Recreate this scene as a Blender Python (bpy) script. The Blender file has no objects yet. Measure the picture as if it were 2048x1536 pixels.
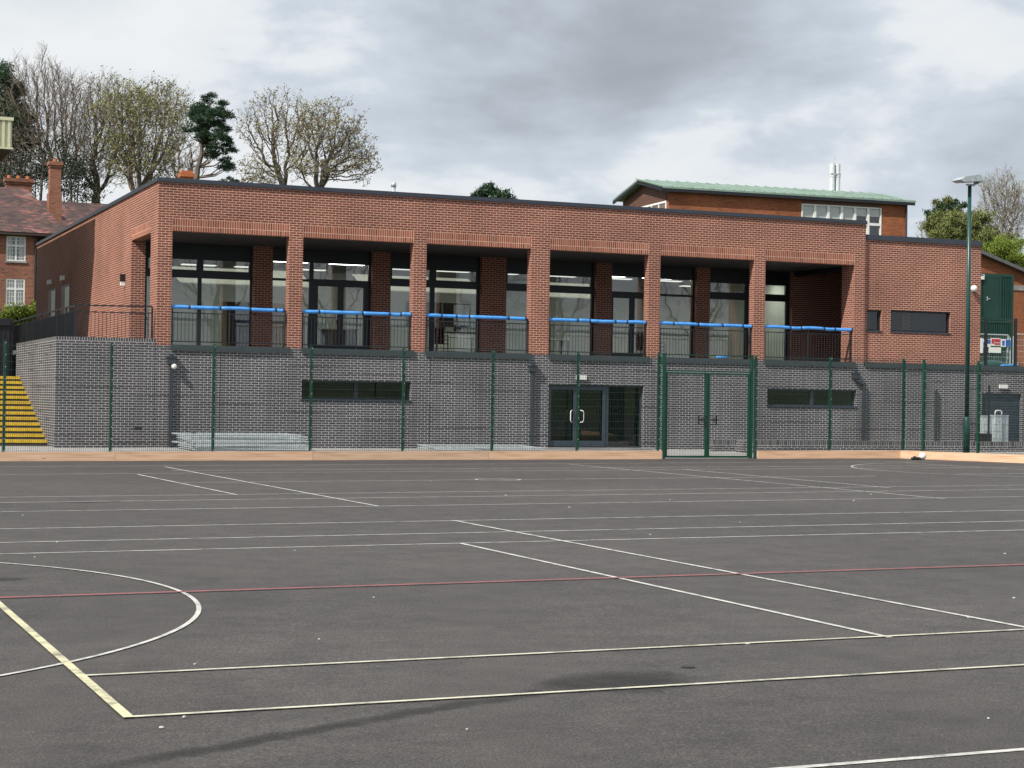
import bpy, math, random
import numpy as np
from mathutils import Vector, Matrix
rnd = random.Random(7)
S = bpy.context.scene
COL = S.collection
R = math.radians

# ------------------------------------------------------------------ camera
F, YAW, PIT, ROL = 3572.576, 0.394386, 0.0087907, 0.0149951      # pixels of a 2048 px wide picture / radians
CP = Vector((-10.667, -53.3528, 1.5749))
fw = Vector((math.sin(YAW)*math.cos(PIT), math.cos(YAW)*math.cos(PIT), math.sin(PIT)))
r0 = Vector((math.cos(YAW), -math.sin(YAW), 0)); u0 = r0.cross(fw)
rt = math.cos(ROL)*r0 + math.sin(ROL)*u0; up = -math.sin(ROL)*r0 + math.cos(ROL)*u0
cd = bpy.data.cameras.new('camera'); cam = bpy.data.objects.new('camera', cd); COL.objects.link(cam)
m = Matrix((rt, up, -fw)).transposed().to_4x4(); m.translation = CP; cam.matrix_world = m
cd.sensor_width = 36; cd.lens = 36*F/2048; cd.clip_end = 3000; cd.clip_start = 0.1
S.camera = cam
def ray(x, y): return fw + (x-1024)/F*rt - (y-768)/F*up
def at(x, y, Y):
    d = ray(x, y); return CP + d*((Y-CP.y)/d.y)
def atx(x, y, X):
    d = ray(x, y); return CP + d*((X-CP.x)/d.x)
def atz(x, y, z):
    d = ray(x, y); return CP + d*((z-CP.z)/d.z)
GA, GB = 0.00561, -0.00199                                        # the court falls very slightly to one side
def gz(X, Y): return GA*X + GB*(Y+53.35)
def atg(x, y):
    d = ray(x, y); t = (GA*CP.x + GB*(CP.y+53.35) - CP.z)/(d.z-GA*d.x-GB*d.y); return CP + d*t

# ------------------------------------------------------------------ materials
def newmat(name):
    mt = bpy.data.materials.new(name); mt.use_nodes = True
    n = mt.node_tree.nodes; l = mt.node_tree.links
    return mt, n, l, n['Principled BSDF']
def ramp(n, stops):
    r = n.new('ShaderNodeValToRGB'); e = r.color_ramp.elements
    while len(e) < len(stops): e.new(0.5)
    for k, (p, c) in enumerate(stops):
        e[k].position = p; e[k].color = (*c, 1) if len(c) == 3 else c
    return r
def plain(name, col, rough=0.6, metal=0.0, var=0.15, scale=6.0, bump=0.0, spec=0.5):
    mt, n, l, b = newmat(name)
    tc = n.new('ShaderNodeTexCoord'); ns = n.new('ShaderNodeTexNoise')
    ns.inputs['Scale'].default_value = scale; ns.inputs['Detail'].default_value = 6
    l.new(tc.outputs['Object'], ns.inputs['Vector'])
    r = ramp(n, [(0.3, tuple(c*(1-var) for c in col)), (0.7, tuple(min(1, c*(1+var)) for c in col))])
    l.new(ns.outputs['Fac'], r.inputs['Fac']); l.new(r.outputs['Color'], b.inputs['Base Color'])
    b.inputs['Roughness'].default_value = rough; b.inputs['Metallic'].default_value = metal
    b.inputs['Specular IOR Level'].default_value = spec
    if bump:
        bp = n.new('ShaderNodeBump'); bp.inputs['Strength'].default_value = bump; bp.inputs['Distance'].default_value = 0.02
        l.new(ns.outputs['Fac'], bp.inputs['Height']); l.new(bp.outputs['Normal'], b.inputs['Normal'])
    return mt
def brick(name, c1, c2, mortar, bw=0.225, rh=0.075, off=0.5, ms=0.0055, blot=0.25, odd=None, rough=0.8):
    mt, n, l, b = newmat(name)
    uv = n.new('ShaderNodeUVMap'); uv.uv_map = 'UVMap'
    bt = n.new('ShaderNodeTexBrick'); bt.offset = off; bt.offset_frequency = 2; bt.squash = 1
    bt.inputs['Scale'].default_value = 1; bt.inputs['Brick Width'].default_value = bw; bt.inputs['Row Height'].default_value = rh
    bt.inputs['Mortar Size'].default_value = ms; bt.inputs['Mortar Smooth'].default_value = 0.15; bt.inputs['Bias'].default_value = -0.1
    bt.inputs['Color1'].default_value = (*c1, 1); bt.inputs['Color2'].default_value = (*c2, 1); bt.inputs['Mortar'].default_value = (*mortar, 1)
    l.new(uv.outputs['UV'], bt.inputs['Vector'])
    ns = n.new('ShaderNodeTexNoise'); ns.inputs['Scale'].default_value = 0.45; ns.inputs['Detail'].default_value = 5
    l.new(uv.outputs['UV'], ns.inputs['Vector'])
    r = ramp(n, [(0.3, (1-blot,)*3), (0.72, (1+blot*0.6,)*3)])
    l.new(ns.outputs['Fac'], r.inputs['Fac'])
    # a second, independent tone per brick so that courses do not read as a printed pattern
    b2 = n.new('ShaderNodeTexBrick'); b2.offset = off; b2.offset_frequency = 2
    b2.inputs['Scale'].default_value = 1; b2.inputs['Brick Width'].default_value = bw; b2.inputs['Row Height'].default_value = rh
    b2.inputs['Mortar Size'].default_value = 0; b2.inputs['Bias'].default_value = 0.0
    b2.inputs['Color1'].default_value = (0, 0, 0, 1); b2.inputs['Color2'].default_value = (1, 1, 1, 1)
    mp = n.new('ShaderNodeMapping'); mp.inputs['Location'].default_value = (bw*46, rh*34, 0)
    l.new(uv.outputs['UV'], mp.inputs['Vector']); l.new(mp.outputs['Vector'], b2.inputs['Vector'])
    r2 = ramp(n, [(0.0, odd or (0.72, 0.7, 0.72)), (0.12, (0.92,)*3), (0.6, (1.0,)*3), (0.95, (1.12, 1.09, 1.06))])
    l.new(b2.outputs['Color'], r2.inputs['Fac'])
    mx = n.new('ShaderNodeMix'); mx.data_type = 'RGBA'; mx.blend_type = 'MULTIPLY'; mx.inputs[0].default_value = 1
    l.new(bt.outputs['Color'], mx.inputs[6]); l.new(r.outputs['Color'], mx.inputs[7])
    inv = n.new('ShaderNodeMath'); inv.operation = 'SUBTRACT'; inv.inputs[0].default_value = 1; l.new(bt.outputs['Fac'], inv.inputs[1])
    m2 = n.new('ShaderNodeMix'); m2.data_type = 'RGBA'; m2.blend_type = 'MULTIPLY'
    l.new(inv.outputs[0], m2.inputs[0]); l.new(mx.outputs[2], m2.inputs[6]); l.new(r2.outputs['Color'], m2.inputs[7])
    l.new(m2.outputs[2], b.inputs['Base Color'])
    bp = n.new('ShaderNodeBump'); bp.invert = True; bp.inputs['Strength'].default_value = 0.35; bp.inputs['Distance'].default_value = 0.006
    l.new(bt.outputs['Fac'], bp.inputs['Height']); l.new(bp.outputs['Normal'], b.inputs['Normal'])
    b.inputs['Roughness'].default_value = rough; b.inputs['Specular IOR Level'].default_value = 0.3
    return mt
def glass(name, tint, refl=1.0):
    mt = bpy.data.materials.new(name); mt.use_nodes = True
    n = mt.node_tree.nodes; l = mt.node_tree.links; n.clear()
    o = n.new('ShaderNodeOutputMaterial'); t = n.new('ShaderNodeBsdfTransparent'); g = n.new('ShaderNodeBsdfGlossy')
    t.inputs['Color'].default_value = (*tint, 1); g.inputs['Roughness'].default_value = 0.012
    ge = n.new('ShaderNodeNewGeometry'); dt = n.new('ShaderNodeVectorMath'); dt.operation = 'DOT_PRODUCT'; l.new(ge.outputs['Incoming'], dt.inputs[0]); l.new(ge.outputs['Normal'], dt.inputs[1])
    ab = n.new('ShaderNodeMath'); ab.operation = 'ABSOLUTE'; l.new(dt.outputs['Value'], ab.inputs[0])
    om = n.new('ShaderNodeMath'); om.operation = 'SUBTRACT'; om.inputs[0].default_value = 1; l.new(ab.outputs[0], om.inputs[1]); om.use_clamp = True
    pw = n.new('ShaderNodeMath'); pw.operation = 'POWER'; pw.inputs[1].default_value = 5; l.new(om.outputs[0], pw.inputs[0])
    fr = n.new('ShaderNodeMath'); fr.operation = 'MULTIPLY_ADD'; fr.inputs[1].default_value = 0.3; fr.inputs[2].default_value = 0.043; l.new(pw.outputs[0], fr.inputs[0])   # Schlick, same from both sides
    ma = n.new('ShaderNodeMath'); ma.operation = 'MULTIPLY_ADD'; ma.inputs[1].default_value = 3.1*refl; ma.inputs[2].default_value = 0.02
    l.new(fr.outputs[0], ma.inputs[0])
    ns = n.new('ShaderNodeTexNoise'); ns.inputs['Scale'].default_value = 1.3
    tc = n.new('ShaderNodeTexCoord'); l.new(tc.outputs['Object'], ns.inputs['Vector'])
    bp = n.new('ShaderNodeBump'); bp.inputs['Strength'].default_value = 0.06; bp.inputs['Distance'].default_value = 0.01
    l.new(ns.outputs['Fac'], bp.inputs['Height']); l.new(bp.outputs['Normal'], g.inputs['Normal'])
    mx = n.new('ShaderNodeMixShader'); l.new(ma.outputs[0], mx.inputs[0]); l.new(t.outputs[0], mx.inputs[1]); l.new(g.outputs[0], mx.inputs[2])
    l.new(mx.outputs[0], o.inputs[0]); return mt
def emis(name, col, st):
    mt = bpy.data.materials.new(name); mt.use_nodes = True
    b = mt.node_tree.nodes['Principled BSDF']; b.inputs['Base Color'].default_value = (*col, 1)
    b.inputs['Emission Color'].default_value = (*col, 1); b.inputs['Emission Strength'].default_value = st; return mt

MORT = (0.75, 0.51, 0.39)
M_red = brick('red_brick', (0.185, 0.060, 0.042), (0.225, 0.075, 0.052), MORT, ms=0.0062)
M_sold = brick('red_soldier_brick', (0.23, 0.075, 0.05), (0.37, 0.125, 0.075), MORT, ms=0.0062, bw=0.075, rh=0.225, off=0.0, odd=(0.55, 0.6, 0.6))
M_grey = brick('grey_brick', (0.066, 0.063, 0.072), (0.084, 0.078, 0.087), (0.58, 0.57, 0.58), odd=(0.78, 0.72, 0.75), ms=0.0056)
M_gedge = brick('grey_brick_on_edge', (0.06, 0.058, 0.064), (0.085, 0.08, 0.086), (0.5, 0.49, 0.49), ms=0.006, bw=0.075, rh=0.3, off=0.0)
M_orange = brick('orange_brick', (0.26, 0.075, 0.032), (0.34, 0.11, 0.045), (0.34, 0.2, 0.12), ms=0.005)
M_old = brick('old_red_brick', (0.20, 0.068, 0.042), (0.30, 0.10, 0.06), (0.42, 0.30, 0.23), ms=0.006, odd=(0.45, 0.4, 0.4))
M_dark = plain('anthracite_metal', (0.022, 0.026, 0.034), 0.42, 0.0, 0.1)
M_cop = plain('coping_metal', (0.040, 0.048, 0.066), 0.4, 0.0, 0.12, 1.5)
M_sill = plain('sill_metal', (0.045, 0.058, 0.066), 0.42, 0.0, 0.1)
M_pipe = plain('downpipe_grey', (0.040, 0.046, 0.058), 0.4)
M_frame = plain('dark_frame', (0.012, 0.016, 0.022), 0.45)
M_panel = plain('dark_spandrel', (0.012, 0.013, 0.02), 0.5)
M_lframe = plain('blue_grey_frame', (0.04, 0.056, 0.075), 0.4)
M_soff = plain('soffit_board', (0.07, 0.062, 0.06), 0.7)
M_floor = plain('paving', (0.13, 0.125, 0.12), 0.85, 0, 0.15, 3)
M_conc = plain('concrete', (0.30, 0.29, 0.28), 0.9, 0, 0.22, 1.2, 0.2)
M_roof = plain('roof_membrane', (0.12, 0.12, 0.125), 0.8)
M_green = plain('fence_green', (0.006, 0.052, 0.032), 0.38, 0, 0.2, 3)
M_wire = plain('fence_wire_green', (0.005, 0.024, 0.017), 0.45)
M_lamp = plain('lamp_post_green', (0.008, 0.055, 0.048), 0.35, 0, 0.15, 2)
M_bolt = plain('bolt_steel', (0.6, 0.62, 0.62), 0.3, 0.6)
M_galv = plain('galvanised_steel', (0.46, 0.51, 0.53), 0.45, 0.35, 0.25, 9)
M_flue = plain('bright_flue', (0.66, 0.68, 0.70), 0.4, 0.2, 0.08)
M_steel = plain('polished_steel', (0.72, 0.73, 0.74), 0.25, 0.9)
M_white = plain('white_paint', (0.78, 0.78, 0.76), 0.5, 0, 0.06)
M_inwall = plain('interior_wall', (0.74, 0.76, 0.68), 0.9, 0, 0.05)
M_inceil = plain('interior_ceiling', (0.42, 0.43, 0.42), 0.9, 0, 0.05)
M_carpet = plain('interior_carpet', (0.07, 0.08, 0.085), 0.95)
M_wood = plain('interior_wood', (0.36, 0.25, 0.13), 0.6)
M_black = plain('black_plastic', (0.012, 0.012, 0.014), 0.5)
M_blue = plain('blue_foam', (0.07, 0.30, 0.76), 0.55, 0, 0.18, 5, 0.1)
M_rail = plain('railing_black', (0.016, 0.019, 0.024), 0.4)
M_riser = plain('shade_dark_riser', (0.10, 0.085, 0.07), 0.9, 0, 0.25, 5)  # brown deepened to stand for the shadow under each nosing
M_yel = plain('yellow_nosing', (0.78, 0.52, 0.04), 0.6, 0, 0.15, 7)
M_cream = plain('cream_cladding', (0.60, 0.60, 0.42), 0.5, 0, 0.07, 2)
M_fascia = plain('dark_brown_paint', (0.06, 0.04, 0.035), 0.6)
M_board = plain('brown_boarding', (0.13, 0.062, 0.045), 0.7)
M_copper = plain('green_copper', (0.205, 0.285, 0.24), 0.75, 0, 0.16, 1.1)
M_cont = plain('container_green', (0.007, 0.045, 0.034), 0.4, 0, 0.2, 1)
M_redfl = plain('terracotta', (0.42, 0.13, 0.05), 0.8, 0, 0.25, 8)
M_bark = plain('bark_grey_brown', (0.165, 0.13, 0.10), 0.95, 0, 0.3, 3)
M_bark2 = plain('bark_dark', (0.125, 0.105, 0.088), 0.95, 0, 0.3, 3)
M_barkp = plain('bark_pale', (0.23, 0.195, 0.15), 0.95, 0, 0.3, 3)
M_sblue = plain('sign_blue', (0.03, 0.12, 0.42), 0.5); M_sred = plain('sign_red', (0.5, 0.04, 0.06), 0.5)
M_shade = plain('black_canopy', (0.02, 0.02, 0.02), 0.6)
M_glass = glass('window_glass', (0.88, 0.96, 0.90))
M_glassd = glass('dark_window_glass', (0.42, 0.50, 0.47), 0.55)
M_glassw = glass('leaded_glass', (0.8, 0.84, 0.83), 1.0)
M_light = emis('ceiling_light_panel', (1, 0.98, 0.93), 0.85); M_fill = emis('hidden_fill_panel', (1, 0.98, 0.93), 6.0)  # the stronger glow is only for the added, unseen fill panels
def leaf(name, col, var=0.35):
    mt, n, l, b = newmat(name)
    oi = n.new('ShaderNodeTexCoord'); ns = n.new('ShaderNodeTexNoise'); ns.inputs['Scale'].default_value = 0.9; ns.inputs['Detail'].default_value = 4
    l.new(oi.outputs['Object'], ns.inputs['Vector'])
    r = ramp(n, [(0.3, tuple(c*(1-var) for c in col)), (0.7, tuple(c*(1+var) for c in col))]); l.new(ns.outputs['Fac'], r.inputs['Fac'])
    l.new(r.outputs['Color'], b.inputs['Base Color']); b.inputs['Roughness'].default_value = 0.6
    b.inputs['Specular IOR Level'].default_value = 0.25
    return mt
M_pine = leaf('pine_needles', (0.042, 0.080, 0.044)); M_ever = leaf('evergreen_leaf', (0.030, 0.038, 0.022))
M_bud = leaf('spring_buds', (0.24, 0.21, 0.11)); M_budg = leaf('young_leaves', (0.22, 0.23, 0.085))
M_ivy = leaf('ivy_leaves', (0.15, 0.17, 0.055)); M_shrub = leaf('shrub_leaves', (0.15, 0.2, 0.03))
M_grass = plain('grass', (0.065, 0.08, 0.028), 0.95, 0, 0.4, 0.3)

def asphalt():
    mt, n, l, b = newmat('asphalt')
    tc = n.new('ShaderNodeTexCoord')
    def noise(scale, det, vec=None, ro=0.6):
        x = n.new('ShaderNodeTexNoise'); x.inputs['Scale'].default_value = scale; x.inputs['Detail'].default_value = det; x.inputs['Roughness'].default_value = ro
        l.new(vec or tc.outputs['Object'], x.inputs['Vector']); return x
    def mul(a, bsock):
        x = n.new('ShaderNodeMix'); x.data_type = 'RGBA'; x.blend_type = 'MULTIPLY'; x.inputs[0].default_value = 1
        l.new(a, x.inputs[6]); l.new(bsock, x.inputs[7]); return x.outputs[2]
    big = noise(0.16, 5); r1 = ramp(n, [(0.3, (0.047, 0.0415, 0.039)), (0.7, (0.066, 0.059, 0.056))]); l.new(big.outputs['Fac'], r1.inputs['Fac'])
    mid = noise(2.2, 8, ro=0.75); r2 = ramp(n, [(0.3, (0.72,)*3), (0.7, (1.26,)*3)]); l.new(mid.outputs['Fac'], r2.inputs['Fac'])
    grit = noise(70, 5, ro=0.85); r3 = ramp(n, [(0.32, (0.3,)*3), (0.5, (0.9,)*3), (0.66, (2.6,)*3)]); l.new(grit.outputs['Fac'], r3.inputs['Fac'])
    mp = n.new('ShaderNodeMapping'); mp.inputs['Rotation'].default_value = (0, 0, 0.35); mp.inputs['Scale'].default_value = (1.3, 7.5, 1)
    l.new(tc.outputs['Object'], mp.inputs['Vector'])
    sc = noise(2.4, 9, mp.outputs['Vector'], 0.78); r4 = ramp(n, [(0.36, (0.86,)*3), (0.45, (1,)*3), (0.56, (1,)*3), (0.62, (1.22,)*3), (0.70, (2.1,)*3)]); l.new(sc.outputs['Fac'], r4.inputs['Fac'])
    # slightly different tone for each machine-laid strip
    sx = n.new('ShaderNodeSeparateXYZ'); l.new(tc.outputs['Object'], sx.inputs[0])
    md = n.new('ShaderNodeMath'); md.operation = 'MULTIPLY'; md.inputs[1].default_value = 0.29; l.new(sx.outputs['Y'], md.inputs[0])
    fl = n.new('ShaderNodeMath'); fl.operation = 'FLOOR'; l.new(md.outputs[0], fl.inputs[0])
    wn = n.new('ShaderNodeTexWhiteNoise'); wn.noise_dimensions = '1D'; l.new(fl.outputs[0], wn.inputs['W'])
    r5 = ramp(n, [(0, (0.95,)*3), (1, (1.05,)*3)]); l.new(wn.outputs['Value'], r5.inputs['Fac'])
    c = mul(mul(mul(mul(r1.outputs['Color'], r2.outputs['Color']), r3.outputs['Color']), r4.outputs['Color']), r5.outputs['Color'])
    l.new(c, b.inputs['Base Color']); b.inputs['Roughness'].default_value = 0.7; b.inputs['Specular IOR Level'].default_value = 0.4
    bp = n.new('ShaderNodeBump'); bp.inputs['Strength'].default_value = 0.5; bp.inputs['Distance'].default_value = 0.006
    l.new(grit.outputs['Fac'], bp.inputs['Height']); l.new(bp.outputs['Normal'], b.inputs['Normal'])
    return mt
M_asph = asphalt()
def worn(name, col, keep=0.5):
    mt, n, l, b = newmat(name)
    tc = n.new('ShaderNodeTexCoord'); x = n.new('ShaderNodeTexNoise'); x.inputs['Scale'].default_value = 5; x.inputs['Detail'].default_value = 10; x.inputs['Roughness'].default_value = 0.75
    l.new(tc.outputs['Object'], x.inputs['Vector'])
    r = ramp(n, [(0.34, tuple(0.25*c+0.05 for c in col)), (0.53, col), (0.8, tuple(min(1, c*1.1) for c in col))])
    l.new(x.outputs['Fac'], r.inputs['Fac']); l.new(r.outputs['Color'], b.inputs['Base Color']); b.inputs['Roughness'].default_value = 0.8
    return mt
M_wline = worn('white_line_paint', (0.52, 0.51, 0.48)); M_yline = worn('yellow_line_paint', (0.56, 0.525, 0.345)); M_rline = worn('red_line_paint', (0.42, 0.10, 0.11))
M_cline = worn('cream_line_paint', (0.56, 0.54, 0.43))
def timber():
    mt, n, l, b = newmat('new_timber')
    tc = n.new('ShaderNodeTexCoord'); mp = n.new('ShaderNodeMapping'); mp.inputs['Scale'].default_value = (0.7, 9, 22); l.new(tc.outputs['Object'], mp.inputs['Vector'])
    x = n.new('ShaderNodeTexNoise'); x.inputs['Scale'].default_value = 1.4; x.inputs['Detail'].default_value = 7; l.new(mp.outputs['Vector'], x.inputs['Vector'])
    r = ramp(n, [(0.28, (0.50, 0.295, 0.18)), (0.5, (0.71, 0.47, 0.31)), (0.75, (0.81, 0.57, 0.405))]); l.new(x.outputs['Fac'], r.inputs['Fac'])
    v = n.new('ShaderNodeTexVoronoi'); m2 = n.new('ShaderNodeMapping'); m2.inputs['Scale'].default_value = (1.6, 1, 7); l.new(tc.outputs['Object'], m2.inputs['Vector']); l.new(m2.outputs['Vector'], v.inputs['Vector'])
    v.inputs['Scale'].default_value = 1.1
    r2 = ramp(n, [(0.06, (0.45, 0.32, 0.25)), (0.13, (1, 1, 1))]); l.new(v.outputs['Distance'], r2.inputs['Fac'])
    mx = n.new('ShaderNodeMix'); mx.data_type = 'RGBA'; mx.blend_type = 'MULTIPLY'; mx.inputs[0].default_value = 0.8
    l.new(r.outputs['Color'], mx.inputs[6]); l.new(r2.outputs['Color'], mx.inputs[7]); oi = n.new('ShaderNodeObjectInfo'); r3 = ramp(n, [(0, (0.82, 0.84, 0.88)), (1, (1.08, 1.02, 0.98))]); l.new(oi.outputs['Random'], r3.inputs['Fac'])
    m3 = n.new('ShaderNodeMix'); m3.data_type = 'RGBA'; m3.blend_type = 'MULTIPLY'; m3.inputs[0].default_value = 1
    l.new(mx.outputs[2], m3.inputs[6]); l.new(r3.outputs['Color'], m3.inputs[7]); l.new(m3.outputs[2], b.inputs['Base Color']); b.inputs['Roughness'].default_value = 0.75
    return mt
M_timber = timber()
def rooftiles():
    mt, n, l, b = newmat('clay_roof_tiles')
    uv = n.new('ShaderNodeUVMap'); uv.uv_map = 'UVMap'
    bt = n.new('ShaderNodeTexBrick'); bt.offset = 0.5; bt.inputs['Scale'].default_value = 1; bt.inputs['Brick Width'].default_value = 0.3; bt.inputs['Row Height'].default_value = 0.13
    bt.inputs['Mortar Size'].default_value = 0.008; bt.inputs['Color1'].default_value = (0, 0, 0, 1); bt.inputs['Color2'].default_value = (1, 1, 1, 1); bt.inputs['Mortar'].default_value = (0.3, 0.3, 0.3, 1)
    l.new(uv.outputs['UV'], bt.inputs['Vector'])
    ns = n.new('ShaderNodeTexNoise'); ns.inputs['Scale'].default_value = 0.7; ns.inputs['Detail'].default_value = 6; l.new(uv.outputs['UV'], ns.inputs['Vector'])
    ad = n.new('ShaderNodeMath'); ad.operation = 'MULTIPLY_ADD'; ad.inputs[1].default_value = 0.4; l.new(bt.outputs['Color'], ad.inputs[0])
    s2 = n.new('ShaderNodeMath'); s2.operation = 'MULTIPLY'; s2.inputs[1].default_value = 0.62; l.new(ns.outputs['Fac'], s2.inputs[0]); l.new(s2.outputs[0], ad.inputs[2])
    r = ramp(n, [(0.28, (0.04, 0.028, 0.028)), (0.5, (0.075, 0.045, 0.042)), (0.64, (0.11, 0.058, 0.052)), (0.72, (0.24, 0.082, 0.066)), (0.82, (0.2, 0.155, 0.13))])
    l.new(ad.outputs[0], r.inputs['Fac']); l.new(r.outputs['Color'], b.inputs['Base Color']); b.inputs['Roughness'].default_value = 0.85
    return mt
M_tile = rooftiles()
def stainmat():
    mt = bpy.data.materials.new('damp_asphalt'); mt.use_nodes = True; n = mt.node_tree.nodes; l = mt.node_tree.links; b = n['Principled BSDF']
    b.inputs['Base Color'].default_value = (0.014, 0.012, 0.011, 1); b.inputs['Roughness'].default_value = 0.7
    a = n.new('ShaderNodeAttribute'); a.attribute_name = 'soft'
    tc = n.new('ShaderNodeTexCoord'); ns = n.new('ShaderNodeTexNoise'); ns.inputs['Scale'].default_value = 4; ns.inputs['Detail'].default_value = 8; l.new(tc.outputs['Object'], ns.inputs['Vector'])
    mu = n.new('ShaderNodeMath'); mu.operation = 'MULTIPLY'; mu.inputs[1].default_value = 1.15; l.new(a.outputs['Fac'], mu.inputs[0])
    m2 = n.new('ShaderNodeMath'); m2.operation = 'MULTIPLY'; l.new(mu.outputs[0], m2.inputs[0]); l.new(ns.outputs['Fac'], m2.inputs[1]); m2.use_clamp = True
    l.new(m2.outputs[0], b.inputs['Alpha']); return mt
M_stain = stainmat()

# ------------------------------------------------------------------ mesh builder
class MB:
    def __init__(s): s.v = []; s.f = []; s.uv = []; s.mi = []
    def face(s, pts, uv=None, mi=0):
        k = len(s.v); s.v += [tuple(p) for p in pts]; s.f.append(tuple(range(k, k+len(pts)))); s.mi.append(mi)
        if uv is None:
            a, b2, c = Vector(pts[0]), Vector(pts[1]), Vector(pts[-1]); nn = (b2-a).cross(c-a)
            ax = max(range(3), key=lambda i: abs(nn[i]))
            uv = [((p[0], p[2]) if ax == 1 else (p[1]+0.1125, p[2]) if ax == 0 else (p[0], p[1])) for p in pts]
        s.uv += uv
    def box(s, x0, x1, y0, y1, z0, z1, vo=0.0, uo=0.0, skip='', swap=False):
        P = [(x0,y0,z0),(x1,y0,z0),(x1,y1,z0),(x0,y1,z0),(x0,y0,z1),(x1,y0,z1),(x1,y1,z1),(x0,y1,z1)]
        for key, q in (('-y',(0,1,5,4)),('+x',(1,2,6,5)),('+y',(2,3,7,6)),('-x',(3,0,4,7)),('-z',(3,2,1,0)),('+z',(4,5,6,7))):
            if key in skip: continue
            pts = [P[i] for i in q]
            if 'y' in key: uv = [(p[0]+uo, p[2]+vo) for p in pts]
            elif 'x' in key: uv = [(p[1]+uo+0.1125, p[2]+vo) for p in pts]
            else: uv = [(p[0]+uo, p[1]) for p in pts]
            s.face(pts, uv)
        return s
    def tube(s, pts, rad, n=6, caps=True, mi=0):
        pts = [Vector(p) for p in pts]; k0 = len(s.v); N = len(pts)
        if not hasattr(rad, '__len__'): rad = [rad]*N
        ref = None
        for i, p in enumerate(pts):
            d = (pts[min(i+1, N-1)]-pts[max(i-1, 0)]).normalized()
            if ref is None: ref = Vector((0, 0, 1)) if abs(d.z) < 0.9 else Vector((1, 0, 0))
            a = (ref - d*ref.dot(d))
            if a.length < 1e-4: a = d.orthogonal()
            a.normalize(); b = d.cross(a); ref = a
            for j in range(n):
                t = 2*math.pi*j/n; s.v.append(tuple(p + (a*math.cos(t)+b*math.sin(t))*rad[i]))
        for i in range(N-1):
            for j in range(n):
                q = (k0+i*n+j, k0+i*n+(j+1) % n, k0+(i+1)*n+(j+1) % n, k0+(i+1)*n+j)
                s.f.append(q); s.mi.append(mi); s.uv += [(0, 0)]*4
        if caps and n > 2:
            s.f.append(tuple(k0+j for j in reversed(range(n)))); s.mi.append(mi); s.uv += [(0, 0)]*n
            s.f.append(tuple(k0+(N-1)*n+j for j in range(n))); s.mi.append(mi); s.uv += [(0, 0)]*n
        return s
    def bar(s, a, b, w, h):                                       # rectangular bar
        a, b = Vector(a), Vector(b); d = (b-a).normalized(); r = Vector((0, 0, 1)) if abs(d.z) < 0.9 else Vector((0, 1, 0))
        sx = d.cross(r).normalized()*w/2; sy = sx.cross(d).normalized()*h/2
        A = [a-sx-sy, a+sx-sy, a+sx+sy, a-sx+sy]; B = [p+(b-a) for p in A]
        for i in range(4): s.face([A[i], A[(i+1) % 4], B[(i+1) % 4], B[i]])
        s.face(A[::-1]); s.face(B); return s
    def sphere(s, c, r, nu=12, nv=8, sc=(1, 1, 1)):
        k0 = len(s.v); c = Vector(c)
        for i in range(nv+1):
            th = math.pi*i/nv
            for j in range(nu):
                ph = 2*math.pi*j/nu
                s.v.append((c.x+r*sc[0]*math.sin(th)*math.cos(ph), c.y+r*sc[1]*math.sin(th)*math.sin(ph), c.z+r*sc[2]*math.cos(th)))
        for i in range(nv):
            for j in range(nu):
                s.f.append((k0+i*nu+j, k0+(i+1)*nu+j, k0+(i+1)*nu+(j+1) % nu, k0+i*nu+(j+1) % nu)); s.mi.append(0); s.uv += [(0, 0)]*4
        return s
    def build(s, name, mat, parent=None, smooth=False, bevel=0):
        me = bpy.data.meshes.new(name); off = OFF.get(parent.as_pointer(), Vector((0, 0, 0))) if parent else Vector((0, 0, 0))
        me.from_pydata([(v[0]-off.x, v[1]-off.y, v[2]-off.z) for v in s.v], [], s.f)
        u = me.uv_layers.new(name='UVMap')
        if len(s.uv) == len(me.loops):
            fl = [c for q in s.uv for c in q]; u.data.foreach_set('uv', fl)
        for mm in (mat if isinstance(mat, (list, tuple)) else [mat]): me.materials.append(mm)
        if isinstance(mat, (list, tuple)): me.polygons.foreach_set('material_index', s.mi)
        if smooth: me.polygons.foreach_set('use_smooth', [True]*len(me.polygons))
        o = bpy.data.objects.new(name, me); COL.objects.link(o)
        if parent: o.parent = parent; OFF[o.as_pointer()] = off
        if bevel:
            b = o.modifiers.new('bevel', 'BEVEL'); b.width = bevel; b.segments = 2; b.limit_method = 'ANGLE'
        return o
OFF = {}
def tag(o, label=None, cat=None, group=None, kind=None):
    if label: o['label'] = label
    if cat: o['category'] = cat
    if group: o['group'] = group
    if kind: o['kind'] = kind
    return o
def thing(name, loc, label, cat, group=None):
    o = bpy.data.objects.new(name, None); COL.objects.link(o); o.location = loc; o.empty_display_size = 0.3
    OFF[o.as_pointer()] = Vector(loc); return tag(o, label, cat, group)
def copy_tree(o, parent=None):
    c = o.copy(); COL.objects.link(c)
    if parent: c.parent = parent
    for ch in list(o.children): copy_tree(ch, c)
    return c
def one(mb, name, mat, loc, label, cat, group=None, **k):          # a thing that is one mesh, origin at its base
    me_off = Vector(loc); mb.v = [(v[0]-me_off.x, v[1]-me_off.y, v[2]-me_off.z) for v in mb.v]
    o = mb.build(name, mat, None, **k); o.location = loc; return tag(o, label, cat, group)
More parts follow.
